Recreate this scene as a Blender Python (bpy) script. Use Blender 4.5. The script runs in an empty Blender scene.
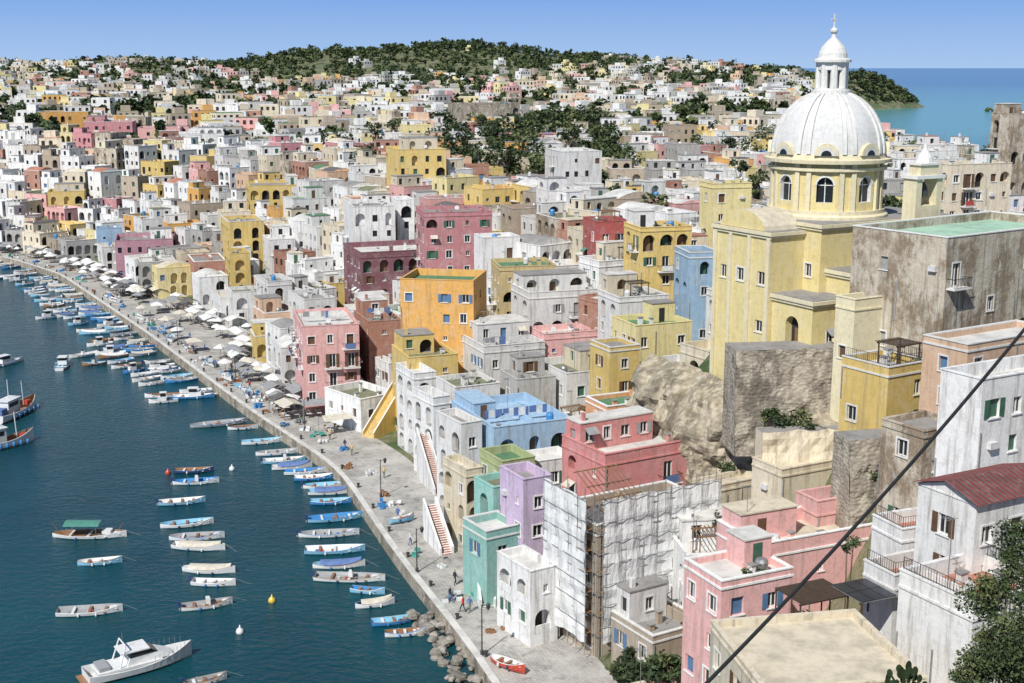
import bpy, math, random
from mathutils import Vector, noise as mnoise
R=random.Random(11)
sc=bpy.context.scene
H=55.0; FL=1280.0; PT=math.atan(274.5/FL)
# ---- survey helpers: bearing / depression sightings + range -> map position
def slope(v): return math.tan(PT+math.atan((v-341.5)/FL))
def zat(v,Y): return H-Y*slope(v)
def xat(u,v,Y):
    yc=(341.5-v)/FL
    return (u-512)/FL*Y/(math.cos(PT)+yc*math.sin(PT))
def level(u,v,z):
    Y=(H-z)/slope(v); return xat(u,v,Y),Y
def clamp(t,a=0,b=1): return max(a,min(b,t))
def sm(x,a,b):
    t=clamp((x-a)/(b-a)); return t*t*(3-2*t)
def interp(tab,y):
    if y<=tab[0][0]: return tab[0][1]
    for i in range(len(tab)-1):
        if y<=tab[i+1][0]:
            a,b=tab[i],tab[i+1]; return a[1]+(b[1]-a[1])*(y-a[0])/(b[0]-a[0])
    return tab[-1][1]
# ---------------- materials
MATS={}
def nodes(name):
    m=bpy.data.materials.new(name); m.use_nodes=True
    nt=m.node_tree; bs=nt.nodes['Principled BSDF']; MATS[name]=m
    return m,nt,bs
def N(nt,t,**k):
    n=nt.nodes.new(t)
    for a,b in k.items(): setattr(n,a,b)
    return n
def mixc(nt,fac,a,b):
    n=N(nt,'ShaderNodeMix',data_type='RGBA')
    for sock,val in ((n.inputs[0],fac),(n.inputs[6],a),(n.inputs[7],b)):
        if hasattr(val,'links'): nt.links.new(val,sock)
        elif isinstance(val,(int,float)): sock.default_value=val
        else: sock.default_value=(*val,1)
    return n.outputs[2]
def noise(nt,sc_,detail=4,vec=(1,1,1),rough=.6):
    g=N(nt,'ShaderNodeNewGeometry'); mp=N(nt,'ShaderNodeMapping'); mp.inputs['Scale'].default_value=vec
    n=N(nt,'ShaderNodeTexNoise'); n.inputs['Scale'].default_value=sc_; n.inputs['Detail'].default_value=detail
    n.inputs['Roughness'].default_value=rough
    nt.links.new(g.outputs['Position'],mp.inputs[0]); nt.links.new(mp.outputs[0],n.inputs['Vector']); return n.outputs[0]
def ramp(nt,src,a,b,va=0,vb=1):
    n=N(nt,'ShaderNodeMapRange'); n.inputs[1].default_value=a; n.inputs[2].default_value=b
    n.inputs[3].default_value=va; n.inputs[4].default_value=vb; nt.links.new(src,n.inputs[0]); return n.outputs[0]
def bump(nt,bs,src,st=.3,dist=.05):
    b=N(nt,'ShaderNodeBump'); b.inputs['Strength'].default_value=st; b.inputs['Distance'].default_value=dist
    nt.links.new(src,b.inputs['Height']); nt.links.new(b.outputs[0],bs.inputs['Normal'])
def plaster(name,c,dirt=.35,patch=.38,dc=(.19,.16,.12)):
    m,nt,bs=nodes(name)
    st=ramp(nt,noise(nt,1.1,7,(1.5,1.5,.13),.75),.50,.66,0,dirt)
    pa=ramp(nt,noise(nt,.5,8,rough=.75),.50,.56,0,patch)
    oi=N(nt,'ShaderNodeObjectInfo')
    c2=tuple(min(.84,x*1.02+.03) for x in c); c1=tuple(x*.76 for x in c)
    base=mixc(nt,oi.outputs['Random'],c1,c2)
    light=tuple(x*.55+.24 for x in c)
    x=mixc(nt,pa,base,light); x=mixc(nt,st,x,dc)
    fine=ramp(nt,noise(nt,1.5,8,rough=.85),.48,.64,0,.5)
    x=mixc(nt,fine,x,tuple(q*.5 for q in c))
    nt.links.new(x,bs.inputs['Base Color']); bs.inputs['Roughness'].default_value=.92
    bump(nt,bs,noise(nt,5,6),.5,.06)
    return m
def plain(name,c,rough=.6,metal=0,var=.25,scale=2.0):
    m,nt,bs=nodes(name)
    x=mixc(nt,ramp(nt,noise(nt,scale,4),.35,.65,0,1),tuple(q*(1-var) for q in c),c)
    nt.links.new(x,bs.inputs['Base Color']); bs.inputs['Roughness'].default_value=rough; bs.inputs['Metallic'].default_value=metal
    return m
COL=dict(white=(.82,.81,.79),cream=(.74,.65,.49),yellow=(.78,.57,.19),paley=(.80,.68,.33),orange=(.74,.40,.10),
 orange2=(.68,.32,.15),pink=(.76,.42,.40),pink2=(.58,.25,.27),coral=(.66,.25,.24),maroon=(.20,.07,.09),red=(.40,.07,.06),
 rust=(.40,.19,.13),blue=(.37,.55,.74),turq=(.30,.58,.52),lilac=(.58,.46,.64),mauve=(.45,.22,.28),ochre=(.54,.42,.20),
 peach=(.74,.50,.34),grey=(.44,.43,.41),tan=(.44,.36,.27),lime=(.45,.52,.25))
for k,c in COL.items(): plaster('plaster_'+k,c,dirt=.62 if k in('white','cream','grey') else .48)
plaster('plaster_church',(.82,.68,.32),.3,.35,(.38,.31,.22))
plaster('plaster_churchlight',(.82,.73,.50),.25,.2)
plaster('dome_white',(.72,.72,.71),.4,.1,(.38,.38,.38))
plaster('trim_white',(.82,.81,.78),.2,.0)
# heavily weathered render: big lost patches over brown tuff
m,nt,bs=nodes('plaster_weather')
x=mixc(nt,ramp(nt,noise(nt,.22,8,rough=.7),.44,.54),(.52,.46,.37),(.27,.21,.15))
x=mixc(nt,ramp(nt,noise(nt,.6,8,(1,1,.5),.75),.5,.58,0,.7),x,(.60,.56,.48))
x=mixc(nt,ramp(nt,noise(nt,1.0,7,(1.6,1.6,.1),.75),.5,.66,0,.8),x,(.10,.08,.06))
nt.links.new(x,bs.inputs['Base Color']); bs.inputs['Roughness'].default_value=.95; bump(nt,bs,noise(nt,1.6,8,rough=.7),.9,.15)
def stone(name,c1,c2,s=.9):
    m,nt,bs=nodes(name)
    g=N(nt,'ShaderNodeNewGeometry'); v=N(nt,'ShaderNodeTexVoronoi'); v.inputs['Scale'].default_value=s*1.6
    mp=N(nt,'ShaderNodeMapping'); mp.inputs['Scale'].default_value=(1,1,1.6); nt.links.new(g.outputs[0],mp.inputs[0]); nt.links.new(mp.outputs[0],v.inputs['Vector'])
    x=mixc(nt,ramp(nt,v.outputs['Distance'],.1,.6),c2,c1)
    x=mixc(nt,ramp(nt,noise(nt,.3,8,(1,1,.5),.75),.47,.58,0,.75),x,tuple(q*.4 for q in c1))
    x=mixc(nt,ramp(nt,noise(nt,.8,7,(1,1,.6),.7),.5,.6,0,.6),x,tuple(q*1.4 for q in c2))
    nt.links.new(x,bs.inputs['Base Color']); bs.inputs['Roughness'].default_value=.95
    bump(nt,bs,v.outputs['Distance'],.8,.12)
stone('stone_wall',(.30,.26,.21),(.40,.36,.29),1.3); stone('rock',(.22,.20,.17),(.33,.31,.28),.5); stone('tuff',(.30,.26,.19),(.42,.37,.28),.8)
def roofm(name,c,d=.5):
    m,nt,bs=nodes(name)
    x=mixc(nt,ramp(nt,noise(nt,.5,7,rough=.7),.42,.62,0,d),c,tuple(q*.35+.03 for q in c))
    x=mixc(nt,ramp(nt,noise(nt,1.7,5),.5,.7,0,.4),x,tuple(min(.8,q*.8+.18) for q in c))
    nt.links.new(x,bs.inputs['Base Color']); bs.inputs['Roughness'].default_value=.95
    bump(nt,bs,noise(nt,4,5),.3,.04)
for k,c in dict(rgrey=(.28,.27,.26),rwhite=(.64,.63,.60),rgreen=(.09,.22,.11),rmoss=(.19,.20,.12),rterra=(.42,.18,.12),rdark=(.12,.11,.11),rcream=(.64,.57,.44),raqua=(.36,.56,.42),rred=(.22,.05,.045)).items(): roofm(k,c)
m,nt,bs=nodes('window_glass'); bs.inputs['Base Color'].default_value=(.02,.024,.028,1); bs.inputs['Roughness'].default_value=.2
plain('interior_dark',(.03,.027,.025),.9)
plain('shutter_green',(.05,.14,.09)); plain('shutter_brown',(.13,.07,.04)); plain('shutter_blue',(.10,.20,.36)); plain('shutter_grey',(.35,.36,.36))
plain('wood',(.24,.14,.07),.7); plain('wood_dark',(.07,.045,.03),.8); plain('iron',(.05,.05,.05),.5); plain('steel',(.45,.45,.45),.4,.6); plain('cable_rubber',(.02,.02,.02),.5)
plain('tank_white',(.7,.7,.7),.4); plain('cloth_red',(.45,.07,.06),.9); plain('cloth_blue',(.12,.2,.42),.9); plain('cloth_white',(.75,.75,.73),.9); plain('canvas',(.62,.58,.49),.9)
plain('cloth_grey',(.3,.31,.32),.9); plain('tarp_green',(.08,.26,.21),.8); plain('solar_panel',(.015,.02,.035),.25)
plain('leaf_dark',(.03,.055,.018),.8,0,.5,.8); plain('leaf_mid',(.06,.095,.03),.8,0,.5,.8); plain('leaf_light',(.12,.15,.05),.8,0,.4,.8); plain('bark',(.12,.09,.06),.95)
for k,c in dict(b_white=(.75,.76,.76),b_blue=(.06,.25,.55),b_lblue=(.25,.52,.70),b_red=(.5,.07,.04),b_green=(.06,.35,.28),b_wood=(.30,.16,.08),b_grey=(.35,.36,.37),b_yellow=(.7,.5,.08),b_navy=(.03,.06,.15)).items(): plain(k,c,.35,0,.12)
m,nt,bs=nodes('quay_paving')
g=N(nt,'ShaderNodeNewGeometry'); br=N(nt,'ShaderNodeTexBrick'); br.inputs['Scale'].default_value=.9; br.inputs['Color1'].default_value=(.44,.42,.39,1); br.inputs['Color2'].default_value=(.32,.31,.29,1); br.inputs['Mortar'].default_value=(.14,.13,.12,1); br.inputs['Mortar Size'].default_value=.02
mp=N(nt,'ShaderNodeMapping'); mp.inputs['Rotation'].default_value=(0,0,.45); nt.links.new(g.outputs[0],mp.inputs[0]); nt.links.new(mp.outputs[0],br.inputs[0])
x=mixc(nt,ramp(nt,noise(nt,.25,7,rough=.7),.42,.62,0,.65),br.outputs[0],(.56,.54,.50)); x=mixc(nt,ramp(nt,noise(nt,.8,5),.55,.7,0,.6),x,(.14,.13,.12))
nt.links.new(x,bs.inputs['Base Color']); bs.inputs['Roughness'].default_value=.9; bump(nt,bs,br.outputs[1],.4,.03)
m,nt,bs=nodes('hill_ground')
x=mixc(nt,ramp(nt,noise(nt,.06,9,rough=.78),.42,.56),(.20,.19,.11),(.06,.10,.03)); x=mixc(nt,ramp(nt,noise(nt,.5,7,rough=.7),.5,.62,0,.6),x,(.24,.22,.16))
nt.links.new(x,bs.inputs['Base Color']); bs.inputs['Roughness'].default_value=1; bump(nt,bs,noise(nt,1.2,7),1,.5)
m,nt,bs=nodes('sea_water')
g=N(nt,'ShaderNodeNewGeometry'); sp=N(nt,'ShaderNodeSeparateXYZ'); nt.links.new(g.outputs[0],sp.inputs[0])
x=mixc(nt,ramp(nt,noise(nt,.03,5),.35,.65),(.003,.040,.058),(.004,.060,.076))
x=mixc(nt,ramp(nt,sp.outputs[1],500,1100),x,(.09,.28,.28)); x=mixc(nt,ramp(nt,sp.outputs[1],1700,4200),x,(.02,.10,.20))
nt.links.new(x,bs.inputs['Base Color']); bs.inputs['Roughness'].default_value=.16; bs.inputs['IOR'].default_value=1.33
ad=N(nt,'ShaderNodeMath',operation='ADD'); nt.links.new(noise(nt,.9,6,(1,1.3,1)),ad.inputs[0]); nt.links.new(noise(nt,.18,3),ad.inputs[1]); bump(nt,bs,ad.outputs[0],.65,.32)
m,nt,bs=nodes('scaffold_net'); bs.inputs['Base Color'].default_value=(.74,.75,.75,1); bs.inputs['Roughness'].default_value=.9
nt.links.new(ramp(nt,noise(nt,1.2,5,(1,1,.5)),.3,.7,.74,.98),bs.inputs['Alpha']); bump(nt,bs,noise(nt,1.6,4,(1,1,.4)),.8,.3)

# ---------------- mesh builder
class B:
    def __init__(s): s.v=[];s.f=[];s.m=[];s.mats=[];s.ix={}
    def mi(s,k):
        if k not in s.ix: s.ix[k]=len(s.mats); s.mats.append(MATS[k])
        return s.ix[k]
    def poly(s,pts,k):
        n=len(s.v); s.v.extend(pts); s.f.append(tuple(range(n,n+len(pts)))); s.m.append(s.mi(k))
    def box(s,x0,x1,y0,y1,z0,z1,k,bot=True):
        n=len(s.v)
        s.v.extend([(x0,y0,z0),(x1,y0,z0),(x1,y1,z0),(x0,y1,z0),(x0,y0,z1),(x1,y0,z1),(x1,y1,z1),(x0,y1,z1)])
        fs=[(0,1,5,4),(1,2,6,5),(2,3,7,6),(3,0,4,7),(4,5,6,7)]+([(3,2,1,0)] if bot else [])
        i=s.mi(k)
        for f in fs: s.f.append(tuple(n+q for q in f)); s.m.append(i)
    def lathe(s,cx,cy,prof,n,k,a0=0):
        i=s.mi(k); base=len(s.v)
        for r,z in prof:
            for j in range(n):
                a=a0+2*math.pi*j/n; s.v.append((cx+r*math.cos(a),cy+r*math.sin(a),z))
        for p in range(len(prof)-1):
            for j in range(n):
                j2=(j+1)%n; s.f.append((base+p*n+j,base+p*n+j2,base+(p+1)*n+j2,base+(p+1)*n+j)); s.m.append(i)
        s.f.append(tuple(base+(len(prof)-1)*n+j for j in range(n))); s.m.append(i)
    def tube(s,a,b,r,k,n=5,r2=None):
        a=Vector(a);b=Vector(b);d=b-a
        if d.length<1e-6: return
        d.normalize(); u=d.orthogonal().normalized(); w=d.cross(u); r2=r if r2 is None else r2
        base=len(s.v)
        for c,q in((a,r),(b,r2)):
            for j in range(n):
                t=2*math.pi*j/n; s.v.append(tuple(c+(u*math.cos(t)+w*math.sin(t))*q))
        i=s.mi(k)
        for j in range(n):
            j2=(j+1)%n; s.f.append((base+j,base+j2,base+n+j2,base+n+j)); s.m.append(i)
        s.f.append(tuple(base+n+j for j in range(n))); s.m.append(i)
    def done(s,name,loc=(0,0,0),yaw=0,smooth=False):
        me=bpy.data.meshes.new(name); me.from_pydata(s.v,[],s.f)
        for q in s.mats: me.materials.append(q)
        me.polygons.foreach_set('material_index',s.m)
        if smooth: me.polygons.foreach_set('use_smooth',[True]*len(s.f))
        me.update(); o=bpy.data.objects.new(name,me); o.location=loc; o.rotation_euler=(0,0,yaw)
        sc.collection.objects.link(o); return o
# ---------------- terrain
QL=[(-80,-60),(0,-25),(20,-10),(40,8),(80,6),(110,-3),(134.6,-12.5),(167,-23.5),(198,-42),(257,-74.4),(335,-119.6),(366,-146),(420,-260),(470,-520),(560,-1600)]
QS=[(x,y) for y,x in QL]
QW=[(100,8),(150,8),(190,8),(225,11),(245,17),(275,17),(300,11),(400,10)]
def dq(x,y):
    best=1e9
    for i in range(len(QS)-1):
        ax,ay=QS[i];bx,by=QS[i+1];dx=bx-ax;dy=by-ay
        t=clamp(((x-ax)*dx+(y-ay)*dy)/(dx*dx+dy*dy)); q=math.hypot(x-ax-dx*t,y-ay-dy*t)
        if q<best: best=q
    return best if x>interp(QL,y) and True else -best
COAST=[(0,240),(400,215),(560,225),(750,255),(950,285),(1200,342),(1500,415),(1720,480),(1820,600),(1900,615),(1980,560),(2100,400),(2400,100)]
def segd(x,y,ax,ay,bx,by):
    dx,dy=bx-ax,by-ay;t=clamp(((x-ax)*dx+(y-ay)*dy)/(dx*dx+dy*dy));return math.hypot(x-ax-dx*t,y-ay-dy*t)
def T(x,y):
    d=dq(x,y)
    if d<1.0: return max(-6,-1-(1-d)*.6)
    w=interp(QW,y)
    lo=w+1
    hi=44+36*clamp((y-95)/35)
    base=1.2+sm(d,lo,hi)*23+max(0,min(y,1200)-250)*.0195*sm(d,lo+20,120)+ (2*math.sin(x*.021+1)*math.sin(y*.017)+1.2*math.sin(x*.06)*math.cos(y*.05))*sm(d,40,100)
    base+=max(0,100-y)*.3*sm(d,4,14)
    if y<200:
        ms=segd(x,y,36,142,62,124); base=max(base,22.5*(1-sm(ms,13,26)))
        if y<122:
            sh=6*sm(x,26,36); st=103-13*sm(x,25,32)
            base=min(max(base,(14+sh)*sm(x,20,30)*sm(y,55,70),21*sm(x,25,32)*sm(y,st,st+14)),14.5+sh+26*sm(y,st,st+16))
    base+=9*sm(-x,100,500)*sm(y,700,1300)
    base+=37*math.exp(-((x+120)/185)**2-((y-1600)/300)**2)+9*math.exp(-((x-120)/160)**2-((y-1650)/250)**2)
    base+=(4*math.sin(x*.009)+2.5*math.sin(x*.031+y*.01))*sm(y,700,1300)
    if y<55: base=min(base,max(53-1.25*max(0,y-2),12)) if y>12 else min(53,base+30)
    c=interp(COAST,y)-x
    f=sm(c,0,100)*(1-sm(y,2000,2400))
    return -6+(base+6)*f if f<1 else base
def axis(lo,hi,fine0,fine1,st,gr):
    a=[];q=fine0
    while q<=fine1: a.append(q); q+=st
    s=st
    while a[-1]<hi: s*=gr; a.append(a[-1]+s)
    s=st;b=[fine0]
    while b[-1]>lo: s*=gr; b.append(b[-1]-s)
    return sorted(set(b+a))
XA=axis(-1700,1100,-180,120,4,1.07); YA=axis(-60,2500,0,420,4,1.05)
b=B(); nx=len(XA)
for y in YA:
    for x in XA: b.v.append((x,y,T(x,y)))
i=b.mi('hill_ground')
for j in range(len(YA)-1):
    for k in range(nx-1): b.f.append((j*nx+k,j*nx+k+1,(j+1)*nx+k+1,(j+1)*nx+k)); b.m.append(i)
b.done('hill_terrain',smooth=True)
b=B(); b.poly([(-40000,-3000,0),(40000,-3000,0),(40000,60000,0),(-40000,60000,0)],'sea_water'); b.done('sea')
# tuff cliff below the church
b=B(); CP=[(14,144),(19,133),(26,125),(36,118),(48,112),(60,107)]; nu,nv=110,22; i=b.mi('tuff')
for a in range(nu+1):
    t=a/nu*(len(CP)-1); k=min(int(t),len(CP)-2); f=t-k; px=CP[k][0]*(1-f)+CP[k+1][0]*f; py=CP[k][1]*(1-f)+CP[k+1][1]*f
    for c in range(nv+1):
        h=c/nv; z=8+14.0*h+.6*mnoise.noise(Vector((px*.3,py*.3,h*4)))
        o=3.2*(1-h)+2.2*mnoise.fractal(Vector((px*.2,py*.2,z*.25)),.9,2,6)+(-4*(h-.9)*10 if h>.9 else 0)
        b.v.append((px-.62*o,py-.78*o,z))
for a in range(nu):
    for c in range(nv): q=a*(nv+1)+c; b.f.append((q,q+1,q+nv+2,q+nv+1)); b.m.append(i)
b.done('tuff_cliff')
qs=[]
for i in range(4,len(QS)-3):
    ax,ay=QS[i];bx,by=QS[i+1];L=math.hypot(bx-ax,by-ay);n=max(1,int(L/4))
    for k in range(n): qs.append((ax+(bx-ax)*k/n,ay+(by-ay)*k/n))
def smooth(p):
    return [p[0]]+[((p[i-1][0]+2*p[i][0]+p[i+1][0])/4,(p[i-1][1]+2*p[i][1]+p[i+1][1])/4) for i in range(1,len(p)-1)]+[p[-1]]
for _ in range(4): qs=smooth(qs)
def tang(i):
    a=qs[max(0,i-2)];c=qs[min(len(qs)-1,i+2)];dx=c[0]-a[0];dy=c[1]-a[1];L=math.hypot(dx,dy);return dx/L,dy/L
b=B(); rows=[]
for i,(x,y) in enumerate(qs):
    tx,ty=tang(i);nx_,ny_=ty,-tx; w=interp(QW,y)+2.5
    P=lambda o,z:(x+nx_*o,y+ny_*o,z)
    rows.append([P(-.3,-3),P(-.3,1.55),P(.45,1.55),P(.45,1.43),P(w,1.46)])
for i in range(len(rows)-1):
    for k in range(4):
        b.poly([rows[i][k],rows[i+1][k],rows[i+1][k+1],rows[i][k+1]],['stone_wall','rwhite','rwhite','quay_paving'][k])
b.done('quay_pavement')
b=B()
for i in range(3,len(qs)-2,2):
    x,y=qs[i];tx,ty=tang(i); b.lathe(x+ty*.8,y-tx*.8,[(.16,1.4),(.14,1.8),(.22,1.85),(.22,2.0),(.1,2.05)],8,'iron')
b.done('mooring_bollards')

# ---------------- houses
def facade(b,P,S,Nn,L,zt,zb,wall,rg,lod,pw=.6,pa=.08,pb=.18,fh=3.0,shut='shutter_grey',par=.9,plainwall=False):
    def pt(s,z,d=0): return (P[0]+S[0]*s-Nn[0]*d,P[1]+S[1]*s-Nn[1]*d,z)
    def fb(s0,s1,z0,z1,d0,d1,k):
        p=[pt(s0,z0,d0),pt(s1,z0,d0),pt(s1,z0,d1),pt(s0,z0,d1),pt(s0,z1,d0),pt(s1,z1,d0),pt(s1,z1,d1),pt(s0,z1,d1)]
        n=len(b.v); b.v.extend(p); i=b.mi(k)
        for f in ((0,1,5,4),(1,2,6,5),(2,3,7,6),(3,0,4,7),(4,5,6,7),(3,2,1,0)): b.f.append(tuple(n+q for q in f)); b.m.append(i)
    def q(s0,s1,z0,z1,d=0,k=wall): b.poly([pt(s0,z0,d),pt(s1,z0,d),pt(s1,z1,d),pt(s0,z1,d)],k)
    nf=int((zt-par-zb)/fh)
    if plainwall or nf<1 or L<1.6: q(0,L,zb,zt); return
    q(0,L,zt-par,zt)
    if zt-par-nf*fh>zb: q(0,L,zb,zt-par-nf*fh)
    nc=max(1,int(L/rg.uniform(2.2,3.1))); cw=L/nc
    colt=[rg.random() for _ in range(nc)]
    for f in range(nf):
        z1=zt-par-f*fh; z0=z1-fh
        arow=rg.random()<pa*1.5
        for c in range(nc):
            s0=c*cw;s1=s0+cw;mid=(s0+s1)/2+rg.uniform(-.2,.2)
            r=rg.random()*.6+colt[c]*.4
            if arow or rg.random()<pa: kind='arch'
            elif r<pw*pb*1.2+.05: kind='balc'
            elif r<pw+.05: kind='win' if rg.random()<.8 else 'small'
            else: kind='none'
            if cw<1.5: kind='none'
            if kind=='none':
                q(s0,s1,z0,z1)
                if lod==0 and rg.random()<.1: fb(mid-.4,mid+.4,z0+1.5,z0+2.0,-.35,0,'tank_white')
                if lod==0 and rg.random()<.25: fb(s0+.1,s0+.2,z0,z1,-.1,0,rg.choice(('steel','shutter_grey')))
                continue
            if kind=='arch': ww=min(cw-.5,rg.uniform(1.3,2.3));c0=z0+.12;c1=z1-.35;dep=.9
            elif kind=='balc': ww=1.1;c0=z0+.1;c1=z0+2.3;dep=.22
            elif kind=='small': ww=rg.uniform(.45,.75);c0=z0+1.3;c1=z0+rg.uniform(1.9,2.2);dep=.2
            else: ww=rg.choice((.85,.95,1.1));c0=z0+.95;c1=z0+rg.choice((2.2,2.35));dep=.22
            a0=mid-ww/2;a1=mid+ww/2
            a0=max(a0,s0+.1);a1=min(a1,s1-.1)
            q(s0,a0,z0,z1);q(a1,s1,z0,z1);q(a0,a1,z0,c0)
            if kind=='arch':
                r_=(a1-a0)/2; spr=c1-r_; cx=(a0+a1)/2; n=6 if lod else 8
                pts=[(cx-r_*math.cos(math.pi*k/n),spr+r_*math.sin(math.pi*k/n)) for k in range(n+1)]
                for k in range(n):
                    (xa,za),(xb,zb_)=pts[k],pts[k+1]
                    b.poly([pt(xa,za),pt(xb,zb_),pt(xb,z1),pt(xa,z1)],wall)
                    b.poly([pt(xa,za),pt(xb,zb_),pt(xb,zb_,dep),pt(xa,za,dep)],wall)
                b.poly([pt(a0,c0),pt(a0,c0,dep),pt(a0,spr,dep),pt(a0,spr)],wall)
                b.poly([pt(a1,c0),pt(a1,c0,dep),pt(a1,spr,dep),pt(a1,spr)],wall)
                b.poly([pt(a0,c0),pt(a1,c0),pt(a1,c0,dep),pt(a0,c0,dep)],'rgrey')
                q(a0,a1,c0,c1,dep,rg.choice(('interior_dark',wall,wall,'window_glass')))
                if lod==0:
                    fb(cx-.45,cx+.45,c0,c0+2.0 if c1-c0>2.1 else c0+1.4,dep-.06,dep-.01,rg.choice(('wood','shutter_green','shutter_brown','interior_dark')))
                    if rg.random()<.5: fb(a0,a1,c0,c0+.8,.05,.2,wall)
            else:
                q(a0,a1,c1,z1)
                for (e0,f0,e1,f1) in ((a0,c0,a0,c1),(a1,c0,a1,c1),(a0,c1,a1,c1),(a0,c0,a1,c0)):
                    b.poly([pt(e0,f0),pt(e1,f1),pt(e1,f1,dep),pt(e0,f0,dep)],wall)
                closed=rg.random()<.3
                q(a0,a1,c0,c1,dep,shut if closed else 'window_glass')
                if lod==0:
                    mx=(a0+a1)/2
                    if not closed:
                        fb(mx-.04,mx+.04,c0,c1,dep-.08,dep-.01,'trim_white')
                        fb(a0,a1,c1-.09,c1,dep-.07,dep-.012,'trim_white'); fb(a0,a1,c0,c0+.09,dep-.07,dep-.012,'trim_white')
                        fb(a0,a0+.08,c0+.09,c1-.09,dep-.07,dep-.012,'trim_white'); fb(a1-.08,a1,c0+.09,c1-.09,dep-.07,dep-.012,'trim_white')
                    fb(a0-.12,a1+.12,c0-.1,c0-.003,-.1,.0,'trim_white')
                    if kind!='small' and rg.random()<.5:
                        fb(a0-.14,a0,c0,c1+.14,-.04,0,'trim_white');fb(a1,a1+.14,c0,c1+.14,-.04,0,'trim_white');fb(a0,a1,c1,c1+.14,-.04,0,'trim_white')
                    elif kind!='small' and rg.random()<.4 and cw>2.3:
                        fb(a0-.5,a0-.02,c0,c1,-.06,-.01,shut);fb(a1+.02,a1+.5,c0,c1,-.06,-.01,shut)
                    if kind!='small' and rg.random()<.08:
                        k_=rg.choice(('canvas','cloth_white','canvas','cloth_grey','tarp_green')); b.poly([pt(a0-.2,c1+.2,-.02),pt(a1+.2,c1+.2,-.02),pt(a1+.2,c1-.35,-.95),pt(a0-.2,c1-.35,-.95)],k_)
                if kind=='balc' and lod<2:
                    bw=min(cw*.48,1.3)
                    fb(mid-bw,mid+bw,z0-.08,z0+.06,-.95,0,'trim_white')
                    if lod==0:
                        fb(mid-bw,mid+bw,z0+.95,z0+1.0,-.94,-.89,'iron')
                        k=mid-bw
                        while k<mid+bw: fb(k,k+.03,z0+.06,z0+.95,-.93,-.9,'iron'); k+=.2
                        for e in(mid-bw,mid+bw-.03): fb(e,e+.03,z0+.9,z0+.98,-.9,0,'iron')
                    if rg.random()<.25: fb(mid-bw*.7,mid+bw*.6,z0+.2,z0+.95,-.99,-.96,rg.choice(('cloth_white','cloth_red','cloth_blue')))
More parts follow.
